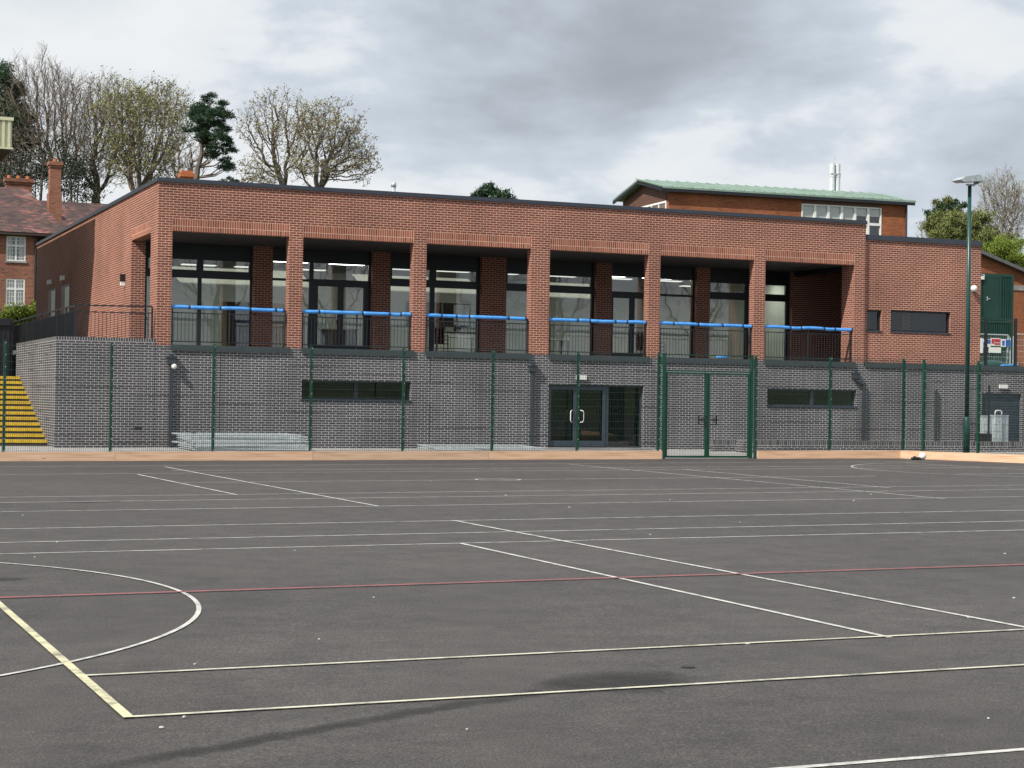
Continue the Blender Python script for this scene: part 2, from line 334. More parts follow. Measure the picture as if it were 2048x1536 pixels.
def wall(mb, x0, x1, z0, z1, y0, y1, holes, vo=0.0):
    xs = sorted({x0, x1, *[h[0] for h in holes], *[h[1] for h in holes]}); zs = sorted({z0, z1, *[h[2] for h in holes], *[h[3] for h in holes]})
    for a, b in zip(xs, xs[1:]):
        for c, d in zip(zs, zs[1:]):
            mx, mz = (a+b)/2, (c+d)/2
            if any(h[0] < mx < h[1] and h[2] < mz < h[3] for h in holes): continue
            mb.box(a, b, y0, y1, c, d, vo=vo)

# ------------------------------------------------------------------ ground
ZT = 3.045
mb = MB()
n_ = 10
for (xa, xb, ya, yb) in [(-1500, 1500, -1500, -75)]:
    mb.face([(xa, ya, 3.5), (xb, ya, 3.5), (xb, yb-25, 3.5), (xa, yb-25, 3.5)])
    mb.face([(xa, yb-25, 3.5), (xb, yb-25, 3.5), (xb, yb, -0.35), (xa, yb, -0.35)])
mb.face([(-1500, -75, -0.35), (1500, -75, -0.35), (1500, 24, -0.35), (-1500, 24, -0.35)])
tag(mb.build('grass_field', M_grass), kind='structure')
mb = MB()
X0, X1, Y0, Y1 = -32, 60, -72, -8.2
mb.face([(x, y, gz(x, y)) for x, y in ((X0, Y0), (X1, Y0), (X1, Y1-0.0445*X1-0.1), (X0, Y1-0.0445*X0-0.1))])
tag(mb.build('asphalt_court', M_asph), kind='structure')
def fy(x): return -8.385-0.0445*x                                 # line of the timber boards
mb = MB()
for a, b in ((-30, 0), (0, 20), (20, 60)):
    ya, yb = fy(a)+0.06, fy(b)+0.06
    mb.face([(a, ya, gz(a, ya)+0.004), (b, yb, gz(b, yb)+0.004), (b, 0.6, -0.004), (a, 0.6, -0.004)])
tag(mb.build('concrete_path', M_conc), kind='structure')
mb = MB()                                                          # higher ground behind the buildings
mb.face([(-400, 24, 3.0), (600, 24, 3.0), (600, 60, 5.5), (-400, 60, 5.5)]); mb.face([(-400, 60, 5.5), (600, 60, 5.5), (600, 1500, 9), (-400, 1500, 9)])
mb.face([(30.6, 0.45, 2.985), (200, 0.45, 2.985), (200, 24, 3.0), (30.6, 24, 3.0)])
mb.face([(-400, 24, -0.35), (600, 24, -0.35), (600, 24, 3.0), (-400, 24, 3.0)])
tag(mb.build('upper_ground', M_grass), kind='structure')

# painted markings: straight bands 50 mm wide, a few mm above the asphalt
TH = -0.0088
def band(mb, a, b, w=0.05, h=0.004):
    a, b = Vector((a[0], a[1], 0)), Vector((b[0], b[1], 0)); d = (b-a).normalized(); s = Vector((-d.y, d.x, 0))*w/2
    n = max(1, int((b-a).length/4))
    for i in range(n):
        p, q = a+(b-a)*i/n, a+(b-a)*(i+1)/n
        mb.face([(v.x, v.y, gz(v.x, v.y)+h) for v in (p-s, q-s, q+s, p+s)])
def longline(mb, px, xa, xb, w=0.05, h=0.004):                     # line parallel to the court's long side through a pixel of the photo
    p = atg(*px); band(mb, (xa, p.y+TH*(xa-p.x)), (xb, p.y+TH*(xb-p.x)), w, h)
wl = MB()
def X(px): return atg(*px).x
for px, xa, xb in [((1000, 928), -25, 40), ((1000, 942), -25, 21), ((1000, 937), -2.5, 18), ((950, 960), X((372, 966.5)), 12),
                   ((700, 986.5), -25, 40), ((700, 996.5), -25, 40), ((700, 1013.5), -25, 40), ((1000, 1040), -25, 40), ((1000, 1064.5), -25, 40), ((1000, 1085), -25, 40)]:
    longline(wl, px, xa, xb, 0.05)
for a, b in [((330, 934), (758, 1013)), ((275, 949), (474, 990)), ((905, 1041), (2048, 1255)), ((920, 1087), (1780, 1276)), ((1140, 929), (1890, 998)), ((1365, 939), (1780, 976)), ((1812, 926), (2048, 940))]:
    A, B = atg(*a), atg(*b)
    if b[0] == 2048 and b[1] == 1255: B = B + (B-A)*0.1
    band(wl, A, B, 0.05, 0.0055)
A = atg(1580, 1536); longline(wl, (1800, 1519.5), A.x-3, A.x+9, 0.05)
def arc(mb, c, r, a0, a1, w=0.05, n=96, h=0.007):
    for i in range(n):
        t0, t1 = a0+(a1-a0)*i/n, a0+(a1-a0)*(i+1)/n
        q = [(c[0]+(r+s)*math.cos(t), c[1]+(r+s)*math.sin(t)) for t, s in ((t0, -w/2), (t0, w/2), (t1, w/2), (t1, -w/2))]
        mb.face([(x, y, gz(x, y)+h) for x, y in q][::-1])
def circ3(a, b, c):
    ax, ay, bx, by, cx, cy = a.x, a.y, b.x, b.y, c.x, c.y; d = 2*(ax*(by-cy)+bx*(cy-ay)+cx*(ay-by))
    ux = ((ax*ax+ay*ay)*(by-cy)+(bx*bx+by*by)*(cy-ay)+(cx*cx+cy*cy)*(ay-by))/d; uy = ((ax*ax+ay*ay)*(cx-bx)+(bx*bx+by*by)*(ax-cx)+(cx*cx+cy*cy)*(bx-ax))/d
    return (ux, uy), math.hypot(ax-ux, ay-uy)
c1, rr1 = circ3(atg(100, 1135), atg(398, 1218), atg(100, 1334)); arc(wl, c1, rr1, -math.pi*0.62, math.pi*0.62, .038)
pc = atg(996, 959.5); arc(wl, (pc.x, pc.y), 0.45, 0, 2*math.pi, 0.05, 28)
p0 = atg(1782, 943); arc(wl, (p0.x+4.9, p0.y+0.2), 4.9, math.pi*0.55, math.pi*1.45)
longline(wl, (1900, 949), atg(1800, 941).x, 40, 0.05, 0.0085)
tag(wl.build('white_court_lines', M_wline), kind='structure')
yl = MB(); A, B = atg(0, 1211), atg(258, 1438); band(yl, A+(A-B)*0.3, B, 0.055, 0.010)
tag(yl.build('yellow_court_line', M_yline), kind='structure')
yl = MB(); longline(yl, (1024, 1311), atg(172, 1355).x, 20, 0.042, 0.0085); longline(yl, (1024, 1391.5), B.x, 20, 0.042, 0.0085)
tag(yl.build('cream_court_lines', M_cline), kind='structure')
rl = MB(); longline(rl, (1024, 1164), -25, 20, 0.045, 0.0115); tag(rl.build('red_court_line', M_rline), kind='structure')

def softpatch(pts_w, name):                                        # damp streak: spine points with half widths, soft edges
    me = bpy.data.meshes.new(name); v = []; f = []; sv = []
    for i, (p, w, st) in enumerate(pts_w):
        q = pts_w[min(i+1, len(pts_w)-1)][0]; o = pts_w[max(i-1, 0)][0]; d = (q-o); d.z = 0; d.normalize(); s = Vector((-d.y, d.x, 0))
        for k in range(-3, 4):
            x = p + s*w*k/3; v.append((x.x, x.y, gz(x.x, x.y)+0.0022)); sv.append(st*(1-(abs(k)/3)**1.6))
    for i in range(len(pts_w)-1):
        for k in range(6): a = i*7+k; f.append((a, a+1, a+8, a+7))
    me.from_pydata(v, [], f); at_ = me.attributes.new('soft', 'FLOAT', 'POINT'); at_.data.foreach_set('value', sv)
    me.materials.append(M_stain); o = bpy.data.objects.new(name, me); COL.objects.link(o); return tag(o, kind='structure')
sp = [(100, 1560, 0), (300, 1520, .6), (520, 1480, .8), (700, 1448, .8), (860, 1418, .9), (1000, 1398, .8), (1100, 1380, .7)]
P = []
for a, b in zip(sp, sp[1:]):
    for i in range(6):
        t = i/6; P.append((atg(a[0]+(b[0]-a[0])*t, a[1]+(b[1]-a[1])*t+rnd.uniform(-2, 2)), 0.09+0.03*rnd.random(), a[2]+(b[2]-a[2])*t))
softpatch(P, 'damp_streak')
P = [(atg(1050, 1382), .1, 0), (atg(1130, 1374), .28, .8), (atg(1200, 1368), .42, 1), (atg(1270, 1362), .5, 1), (atg(1330, 1362), .42, .9), (atg(1390, 1366), .2, 0)]
softpatch(P, 'damp_patch')
P = [(atg(-30, 1160), .1, 0), (atg(0, 1159), .22, 1), (atg(40, 1158), .18, .9), (atg(62, 1158), .05, 0)]; softpatch(P, 'damp_spot')
P = [(atg(120, 1006), .1, 0), (atg(170, 1004.5), .3, 1), (atg(230, 1003), .2, .6), (atg(260, 1002), .05, 0)]; softpatch(P, 'damp_spot')

# ------------------------------------------------------------------ main building
ZL, ZLT, ZC0, ZC1 = ZT+46*0.075, ZT+51*0.075, 7.945, 8.07
PIL = [(0, .44), (4.05, 4.49), (8.10, 8.54), (12.15, 12.815), (16.425, 16.865), (20.475, 20.915), (24.525, 24.965)]
VO = -ZT
bld = thing('school_building', (0, 0, 0), 'long modern red brick school building with six open balcony bays above a grey brick base', 'building')
mb = MB()
for i, (a, b) in enumerate(PIL):
    d = 1.05 if i == 0 else 0.8 if i == 6 else 0.33
    mb.box(a, b, 0, d, ZT, ZLT, vo=VO)
mb.box(0, 24.965, 0, 0.45, ZLT, ZC0, vo=VO)                        # fascia
mb.box(0, 0.45, 0.45, 26.2, ZLT, ZC0, vo=VO); mb.box(0, 0.45, 4.2, 26.2, ZT, ZLT, vo=VO, skip='+z')
mb.box(24.6, 24.965, 0.45, 26.2, ZLT, ZC0, vo=VO)
RP = [(4.02, 4.66), (8.12, 8.76), (12.10, 13.02), (16.48, 17.10), (20.54, 21.08), (24.57, 24.95)]
for a, b in RP: mb.box(a, b, 4.2, 4.7, ZT, 6.5, vo=VO)
mb.box(24.95, 27.2, 4.2, 4.6, ZT, 6.9, vo=VO)
mb.build('red_brick_wall', M_red, bld)
mb = MB(); mb.box(24.64, 24.93, 0.8, 4.2, 6.34, ZLT); mb.box(24.97, 27.2, .85, 4.2, 6.75, 6.86); mb.build('balcony_beam', M_panel, bld)
for (a, b), (c, d) in zip(PIL, PIL[1:]):
    q = MB(); q.box(b, c, 0, 0.33, ZL, ZLT, vo=-(ZLT-0.45), uo=-b); q.build('lintel', M_sold, bld)
q = MB(); q.box(0, 0.33, 1.05, 4.2, ZL, ZLT, vo=-(ZLT-0.45)); q.build('lintel', M_sold, bld)
q = MB(); q.box(-0.04, 25.0, -0.04, 0.47, ZC0+.02, ZC1); q.box(-0.04, 0.47, 0.47, 26.25, ZC0+.02, ZC1); q.box(24.55, 25.0, 0.47, 26.25, ZC0+.02, ZC1)
q.box(-0.052, 25.012, -0.052, 0.3, ZC0, ZC0+.02); q.box(-0.052, 0.3, 0.3, 26.25, ZC0, ZC0+.02); q.build('coping', M_cop, bld)
q = MB()                                                           # roof with a row of long rooflights over the hall
RL = [(1.2, 6.3), (8.2, 13.0), (15.4, 18.6)]
xs = [0.45]+[v for a in RL for v in a]+[24.6]
q.box(0.45, 24.6, 0.45, 10.23, 7.5, 7.6); q.box(0.45, 24.6, 11.1, 26.2, 7.5, 7.7)
for a, b in zip(xs[::2], xs[1::2]): q.box(a, b, 10.23, 11.1, 7.5, 7.6)
q.build('roof', M_roof, bld)
q = MB(); q.box(0.45, 24.6, 0.33, 4.6, 6.51, 6.56); q.box(.33, .45, 1.05, 4.2, 6.51, 6.56); q.build('soffit', M_soff, bld)
for x in (2.2, 6.3, 10.4, 14.6, 18.6):
    q = MB(); q.tube([(x, 1.6, 6.50), (x, 1.6, 6.525)], 0.14, 14); q.build('soffit_light', M_soff, bld)
q = MB(); q.box(-2.6, 27.2, 0.34, 4.7, 2.92, ZT+0.02); q.box(-2.6, -.002, 4.7, 26, 2.92, ZT+.02); q.build('terrace_floor', M_floor, bld)
# grey brick base with its openings
WIN = [(4.51, 8.08, 1.49, 2.085), (21.045, 24.67, 1.495, 2.085)]
DOOR = (12.83, 16.31, 0.0, 2.1); LOUV = (30.05, 31.8, 0.24, 2.07)
mb = MB(); wall(mb, 0.003, 36, -0.2, ZT-0.09, 0, 0.34, WIN+[DOOR, LOUV], vo=VO)
for a, b in PIL: mb.box(a if a else .003, b, 0, .34, ZT-0.09, ZT, vo=VO)
mb.build('grey_brick_base', M_grey, bld)
q = MB(); q.box(12.83, 16.31, -0.02, .3, ZT-.95-.0, ZT-.946); 
q = MB(); q.box(12.6, 16.6, -.35, -.002, 0.0, .035); q.build('door_threshold', M_conc, bld)
for (a, b), (c, d) in zip(PIL, PIL[1:]):
    q = MB(); q.box(b-0.0 if b < 1 else b+.002, c+.06, -0.05, 0.36, ZT-0.09, ZT+0.03); q.box(b+.002, c+.06, -0.062, -0.02, ZT-.135, ZT-0.09); q.build('sill', M_sill, bld)
q = MB(); q.box(25.0, 36, -0.05, 0.45, ZT-0.09, ZT+0.03); q.box(25.0, 36, -0.062, -0.0, ZT-.135, ZT-0.09); q.build('ledge_flashing', M_sill, bld)
# right wing
mb = MB(); WW = [(26.12, 28.69, 4.2, 4.97), (25.12, 25.74, 4.2, 4.94)]
wall(mb, 24.97, 30.0, ZT+.03, 7.42, 0.1, 0.45, WW, vo=VO); mb.box(29.65, 30.0, 0.45, 22, ZT+.03, 7.42, vo=VO); mb.box(24.97, 29.65, .45, .8, 6.86, 7.42)
mb.box(26.85, 27.2, .46, 4.2, ZT+.03, 6.7, vo=VO)
mb.build('red_brick_wall', M_red, bld)
q = MB(); q.box(24.975, 30.04, 0.06, 0.5, 7.44, 7.6); q.box(29.6, 30.04, 0.5, 22, 7.44, 7.6); q.box(24.975, 30.052, 0.048, 0.3, 7.42, 7.44); q.build('coping', M_cop, bld)
q = MB(); q.box(24.98, 29.6, 0.5, 0.54, 3.9, 5.3); q.build('interior_wall', M_panel, bld)
q = MB(); q.box(24.97, 29.7, 0.8, 22, 7.2, 7.3); q.build('roof', M_roof, bld)
def framed(x0, x1, z0, z1, y, mull, mat_f, mat_g, name='window', fw_=0.06, dep=0.07, sill=None, parent=bld):
    f = MB(); f.box(x0, x1, y, y+dep, z0, z0+fw_); f.box(x0, x1, y, y+dep, z1-fw_, z1); f.box(x0, x0+fw_, y, y+dep, z0+fw_, z1-fw_); f.box(x1-fw_, x1, y, y+dep, z0+fw_, z1-fw_)
    ed = [x0+fw_]
    for (a, b) in mull: f.box(a, b, y-0.003, y+dep, z0+fw_, z1-fw_); ed += [a, b]
    ed.append(x1-fw_); o = f.build(name, mat_f, parent)
    for a, b in zip(ed[::2], ed[1::2]):
        g = MB(); g.face([(a, y+dep*.6, z0+fw_), (b, y+dep*.6, z0+fw_), (b, y+dep*.6, z1-fw_), (a, y+dep*.6, z1-fw_)]); g.build('pane', mat_g, o)
    if sill:
        s_ = MB(); s_.box(x0-.02, x1+.02, sill, y+.02, z0-.035, z0+.004); s_.build('sill', M_lframe, o)
    return o
for (a, b, c, d), mu in zip(WIN, [[(6.24, 6.36)], [(22.86, 22.98)]]): framed(a+.002, b-.002, c+.006, d-.002, 0.13, mu, M_frame if a < 9 else M_lframe, M_glassd, sill=-.03, fw_=.05)
for a, b, c, d in WW: framed(a+.002, b-.002, c+.006, d-.002, 0.2, [], M_frame, M_glassd, sill=.07)
# lower glazed door and side panel
lf = framed(DOOR[0]+.002, DOOR[1]-.002, 0.012, 2.098, 0.14, [(14.95, 15.07)], M_lframe, M_glassd, 'glazed_entrance', 0.05)
dr = MB()
for a, b in ((12.885, 13.88), (13.89, 14.945)):
    dr.box(a, b, .11, .139, .064, .26); dr.box(a, b, .11, .139, 1.93, 2.045); dr.box(a, a+.1, .11, .139, .26, 1.93); dr.box(b-.1, b, .11, .139, .26, 1.93)
dr.build('door_leaf', M_lframe, lf)
for x in (13.74, 14.03): hd = MB(); hd.tube([(x, .1, .86), (x+(-.07 if x < 13.9 else .07), .03, .88), (x+(-.09 if x < 13.9 else .09), .03, .93), (x+(-.09 if x < 13.9 else .09), .03, 1.19), (x+(-.07 if x < 13.9 else .07), .03, 1.24), (x, .1, 1.26)], 0.015, 8); hd.build('handle', M_white, lf, smooth=True)
q = MB(); q.box(LOUV[0]+.002, LOUV[1]-.002, .1, .16, LOUV[2], LOUV[3]-.002)
for i in range(18): q.box(LOUV[0]+.06, LOUV[1]-.06, .085, .1, LOUV[2]+.08+i*.1, LOUV[2]+.13+i*.1)
q.build('louvred_door', M_lframe, bld)
# balcony glazing
GY = 4.40
def glaz(x0, x1, panes, z0=ZT+.02, z1=6.53):
    xs = sorted({x0, x1, *[p[0] for p in panes], *[p[1] for p in panes]}); zs = sorted({z0, z1, *[p[2] for p in panes], *[p[3] for p in panes]})
    f = MB()
    for a, b in zip(xs, xs[1:]):
        for c, d in zip(zs, zs[1:]):
            if any(p[0] < (a+b)/2 < p[1] and p[2] < (c+d)/2 < p[3] for p in panes): continue
            f.box(a, b, GY, GY+.09, c, d)
    o = f.build('window_frame', M_frame, bld)
    for p in panes:
        g = MB(); g.face([(p[0], GY+.05, p[2]), (p[1], GY+.05, p[2]), (p[1], GY+.05, p[3]), (p[0], GY+.05, p[3])]); g.build('pane', M_glass, o)
    return o
LO, T0, T1, TP = ZT+.08, 5.39, 5.65, 5.99
def pair(a, b, k=.05): return [(a, b, LO, T0), (a+k, b-k, T1, TP)]
def doorhandle(o, x):
    h = MB()
    for s in (-1, 1): h.tube([(x+s*.08, GY, 4.02), (x+s*.16, GY-.07, 4.04), (x+s*.16, GY-.07, 4.36), (x+s*.08, GY, 4.38)], .016, 6)
    h.build('door_handle', M_steel, o, smooth=True)
glaz(.46, 4.02, pair(.55, 2.22)+pair(2.34, 3.96))
o = glaz(4.66, 8.12, [(4.72, 5.98, LO, 5.42), (4.72, 5.98, 5.5, 6.06), (6.28, 6.98, ZT+.25, 5.29), (7.18, 7.89, ZT+.25, 5.29), (6.12, 8.05, 5.52, 6.06)]); doorhandle(o, 7.08)
glaz(8.76, 12.10, pair(8.84, 10.28)+pair(10.44, 12.0))
glaz(13.02, 16.48, pair(13.1, 14.4)+pair(14.55, 16.4))
o = glaz(17.10, 20.54, [(17.26, 17.93, ZT+.25, 5.29), (18.12, 18.8, ZT+.25, 5.29), (17.18, 18.98, 5.52, 6.06), (19.1, 20.46, LO, 5.42), (19.1, 20.46, 5.5, 6.04)]); doorhandle(o, 18.02)
glaz(21.08, 24.57, pair(21.16, 22.68)+pair(22.85, 24.44))
# hall interior
q = MB(); q.box(.46, 24.6, 10.98, 11.1, ZT-.02, 7.5); q.box(.452, .5, 4.7, 10.98, ZT, 7.5); q.box(24.55, 24.598, 4.7, 10.98, ZT, 7.5); q.build('interior_wall', M_inwall, bld)
q = MB(); q.box(.5, 24.55, 4.5, 10.1, 6.15, 6.2); q.build('interior_ceiling', M_inceil, bld)
for x in range(1, 24, 2):  # fill panels hidden behind the spandrel, added to brighten the hall wall
    q = MB(); q.box(x, x+1.2, 4.9, 5.6, 6.12, 6.149); q.build('ceiling_light_or_fill', M_fill, bld)
q = MB(); q.box(.45, 24.6, 4.7, 11, 2.95, ZT+.03); q.build('interior_floor', M_carpet, bld)
for x in (2.6, 4.5, 6.6, 9.1, 11.3, 13.2, 15.5, 17.8, 19.9, 22.3):
    for y in ((6.4,) if int(x) % 2 else (8.6,)):
        q = MB(); q.box(x, x+1.2, y, y+.3, 6.12, 6.149); q.build('ceiling_light_or_fill', M_light, bld)
q = MB(); q.box(.45, 36, 6.5, 6.6, 0, 2.9); q.box(9.5, 9.6, .35, 6.5, 0, 2.9); q.box(19.5, 19.6, .35, 6.5, 0, 2.9); q.build('lower_interior_wall', M_inwall, bld)
q = MB(); q.box(0.1, 36, .35, 6.5, -.02, .01); q.build('lower_interior_floor', M_carpet, bld)
# rainwater pipes and hoppers
def downpipe(x, ztop, zbot, hx=None, hz=None):
    hx = hx if hx is not None else x; hz = hz or ztop
    p = MB()
    if hx != x: p.tube([(hx, -.065, hz), (hx, -.065, hz-.08), (x, -.065, ztop+.02), (x, -.065, ztop-.12)], .052, 10)
    p.bar((x, -.065, ztop), (x, -.065, zbot), .105, .075)
    for z in [zbot+.35+i*.85 for i in range(int((ztop-zbot)/.85))]: p.box(x-.07, x+.07, -.11, -.002, z, z+.05)
    o = p.build('downpipe', M_pipe, bld)
    h = MB(); h.box(hx-.12, hx+.12, -.15, -.002, hz, hz+.17); h.box(hx-.15, hx+.15, -.17, -.001, hz+.17, hz+.2); h.box(hx-.06, hx+.06, -.11, -.02, hz+.2, hz+.3); h.build('hopper', M_pipe, o)
downpipe(.46, 2.50, 0.02); downpipe(12.235, 2.50, .06); downpipe(24.93, 2.28, .3, 24.58, 2.5)
q = MB(); q.bar((28.0, -.06, 2.15), (28.0, -.06, .1), .075, .06); q.build('downpipe', M_pipe, bld)
# movement joints and an air brick
for x, z0, z1 in ((-.028, 0, 3.2), (1.95, 0, 2.9), (8.72, 2.1, 2.9), (8.72, 0, 1.45), (18.6, 0, 2.9)): q = MB(); q.box(x, x+.014, -.004, .01, z0, z1); q.build('movement_joint', M_frame, bld)
q = MB(); q.box(-.6, -.375, -.006, .02, .51, .58); q.build('air_brick', M_frame, bld)
# doors in the side wall
for (px0, px1, pt) in ((97, 112, 578), (123, 140, 570)):
    ya, yb = atx(px1, 600, 0).y, atx(px0, 600, 0).y; ym = ya+(yb-ya)*.5; zt = atx((px0+px1)/2, pt, 0).z
    q = MB(); q.box(-.012, 0.02, ya, yb, ZT+.02, zt); o = q.build('side_door', M_frame, bld)
    g = MB(); g.box(-.02, -.0125, ya+.15, ya+(yb-ya)*.55, ZT+.9, zt-.1); g.build('pane', M_white, o)
    lz = atx(px0+5, pt-13, 0); q = MB(); q.box(-.14, -.002, lz.y-.18, lz.y+.18, lz.z-.08, lz.z+.1)
    one(q, 'wall_light', M_white, (0, lz.y, lz.z-.08), 'small pale light box above the %s side door in the shaded brick wall' % ('farther' if px0 < 100 else 'nearer'), 'wall light', 'lights above the side doors')

# wall fittings
p_ = atx(250, 562, 0); t = thing('wall_light', (0, p_.y, p_.z-.15), 'dark up and down wall light on the sunlit brick side wall', 'wall light')
q = MB(); q.box(-.16, -.002, p_.y-.07, p_.y+.07, p_.z-.02, p_.z+.22); q.build('housing', M_black, t); q = MB(); q.box(-.15, -.01, p_.y-.06, p_.y+.06, p_.z-.16, p_.z-.02); q.build('lens', M_white, t)
p_ = at(349, 733, -.2); t = thing('floodlight', (p_.x, -.0, p_.z), 'round white floodlight beside the first downpipe hopper from the steps', 'floodlight')
q = MB(); q.sphere((p_.x, -.17, p_.z), .085, 14, 9); q.build('lamp_head', M_white, t, smooth=True); q = MB(); q.tube([(p_.x, 0, p_.z), (p_.x, -.13, p_.z)], .03, 8); q.build('bracket', M_galv, t)
p_ = at(1946, 577, 0); t = thing('security_camera', (p_.x, .1, p_.z), 'round white security camera near the corner of the right wing', 'camera')
q = MB(); q.sphere((p_.x, -.06, p_.z), .12, 14, 9); q.build('dome', M_white, t, smooth=True); q = MB(); q.tube([(p_.x+.12, .1, p_.z-.12), (p_.x+.1, -.04, p_.z-.08), (p_.x, -.06, p_.z)], .035, 8); q.build('bracket', M_black, t)
for (px, py, X_) , lab in (((1161, 755, 0), 'white bulkhead light above the glazed ground floor entrance'), ((2005, 773, 0), 'white bulkhead light above the louvred door at far right')):
    p_ = at(px, py, 0); t = thing('bulkhead_light', (p_.x, 0, p_.z), lab, 'wall light', 'bulkhead lights over the lower doors')
    q = MB(); q.box(p_.x-.18, p_.x+.18, -.09, -.03, p_.z-.07, p_.z+.07); q.build('diffuser', M_white, t, bevel=.02); q = MB(); q.box(p_.x-.16, p_.x+.16, -.03, -.001, p_.z-.05, p_.z+.05); q.build('base_plate', M_galv, t)
p_ = at(1627, 545, 3.9); q = MB(); q.sphere((p_.x, 3.9, p_.z), .11, 10, 8); q.tube([(p_.x, 3.9, p_.z), (p_.x, 4.2, p_.z)], .04, 8)
one(q, 'security_camera', M_soff, (p_.x, 3.9, p_.z), 'grey dome camera under the balcony soffit beside the last bay', 'camera', smooth=True)
p_ = atx(289, 486, .33); q = MB(); q.sphere((.45, 2.4, 6.36), .1, 10, 8); q.tube([(.45, 2.4, 6.36), (.45, 2.4, 6.52)], .03, 6)
one(q, 'security_camera', M_soff, (.45, 2.4, 6.36), 'grey dome camera in the side opening of the left balcony end', 'camera', smooth=True)

# ------------------------------------------------------------------ balcony railings wrapped in blue foam
BAYN = ['first', 'second', 'third', 'fourth', 'fifth', 'sixth']
def railing(i, a, b):
    t = thing('balcony_railing', (a, .12, ZT+.03), 'black balcony railing topped with blue foam in the %s bay from the left' % BAYN[i], 'railing', 'foam wrapped railings between the brick pillars')
    w = b-a; q = MB(); y = .12
    for x in [a+.06, (a+b)/2, b-.06]: q = MB(); q.box(x-.018, x+.018, y-.025, y+.025, ZT+.03, 4.22); q.build('post', M_rail, t)
    q = MB(); q.box(a, b, y-.012, y+.012, ZT+.12, ZT+.15); q.box(a, b, y-.012, y+.012, 4.03, 4.06); q.build('rail', M_rail, t)
    q = MB(); n = int(w/.112)
    for k in range(1, n):
        x = a+w*k/n; q.tube([(x, y, ZT+.15), (x, y, 4.03)], .0075, 4, False)
    q.build('balusters', M_rail, t)
    r2 = random.Random(30+i); xs = [a+.01]; cuts = sorted(r2.sample([.16, .3, .42, .55, .68, .8, .9], 4)); xs += [a+w*c for c in cuts]; xs.append(b-.12*(i in (0, 2)))
    for x0, x1 in zip(xs, xs[1:]):
        f = MB(); sag = r2.uniform(-.015, .018); pts = []; rad = []
        for k in range(9):
            u = k/8; pts.append((x0+(x1-x0)*u, y-.015+r2.uniform(-.006, .006), 4.215+sag*math.sin(math.pi*u)+r2.uniform(-.002, .002))); rad.append(.057 if 0 < k < 8 else .053)
        f.tube(pts, rad, 10); f.build('foam_sleeve', M_blue, t, smooth=True)
        c = MB(); c.tube([(x1-.025, y-.015, 4.215), (x1+.015, y-.015, 4.215)], .063, 10); c.build('cable_tie', M_black, t)
for i in range(6): railing(i, PIL[i][1], PIL[i+1][0])
p0_ = at(1432, 711, .05); q = MB(); q.tube([(p0_.x, .02, ZT+.09), (p0_.x+.45, .02, ZT+.09)], .045, 10)
one(q, 'foam_tube', M_blue, (p0_.x, .02, ZT+.04), 'short loose blue foam tube lying on the sill of the fifth bay', 'foam tube', smooth=True)

# terrace side railing
t = thing('terrace_railing', (-2.35, .15, 3.23), 'plain black railing around the terrace above the grey stair wall', 'railing')
q = MB(); zt = 4.17
q.bar((-2.38, .15, zt), (-.1, .15, zt+.03), .06, .04); q.bar((-2.35, .15, zt), (-2.35, 24, zt), .06, .04); q.build('handrail', M_rail, t)
q = MB(); q.bar((-2.38, .15, 3.98), (-.1, .15, 4.0), .02, .03); q.bar((-2.35, .15, 4.0), (-2.35, 24, 4.0), .03, .02); q.bar((-2.35, .15, 3.3), (-2.35, 24, 3.3), .03, .02); q.build('rail', M_rail, t)
q = MB()
for x, y in [(-.1, .15)]+[(-2.35, .15+1.8*k) for k in range(14)]: q = MB(); q.bar((x, y, 3.2), (x, y, zt), .05, .05); q.build('post', M_rail, t)
q = MB()
for k in range(1, 20): q.tube([(-2.35+2.25*k/20, .15, 3.2), (-2.35+2.25*k/20, .15, 4.0)], .008, 4, False)
for k in range(1, 215): y = .15+k*.11; q.box(-2.375, -2.325, y, y+.012, 3.12, 4.0)
q.build('balusters', M_rail, t)

# stair wall and steps
SW = -2.914
sw = thing('stair_wall', (SW, 0, 0), 'grey brick flank wall beside the yellow steps, capped with bricks on edge', 'wall')
q = MB(); q.box(SW, -.0, 0.0, .33, -.2, 3.13, vo=VO, skip='+x'); q.box(SW, SW+.33, .33, 9.15, -.2, 3.13, vo=VO); q.build('brickwork', M_grey, sw)
q = MB(); q.box(SW, -.0, 0, .33, 3.13, 3.235, vo=-3.0, skip='+x'); q.box(SW, SW+.33, .33, 9.15, 3.13, 3.235, vo=-3.0); q.build('brick_on_edge_cap', M_gedge, sw)
st = thing('steps', (-5, 1.5, 0), 'wide flight of outdoor steps with yellow painted edges left of the grey wall', 'steps')
ns = 13; rise, going = 2.1/ns, 7.0/ns
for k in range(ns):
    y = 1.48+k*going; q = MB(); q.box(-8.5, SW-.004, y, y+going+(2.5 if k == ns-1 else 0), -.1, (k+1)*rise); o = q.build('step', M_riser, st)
    e = MB(); e.box(-8.5, SW-.006, y-.02, y+.12, (k+1)*rise-.09, (k+1)*rise+.004); e.build('nosing', M_yel, o)
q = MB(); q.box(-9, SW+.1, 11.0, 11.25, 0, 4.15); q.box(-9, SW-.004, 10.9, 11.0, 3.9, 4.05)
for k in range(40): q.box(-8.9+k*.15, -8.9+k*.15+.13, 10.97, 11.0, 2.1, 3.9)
one(q, 'timber_fence', M_panel, (-6, 11.0, 0), 'dark close boarded fence in shade at the top of the yellow steps', 'fence')

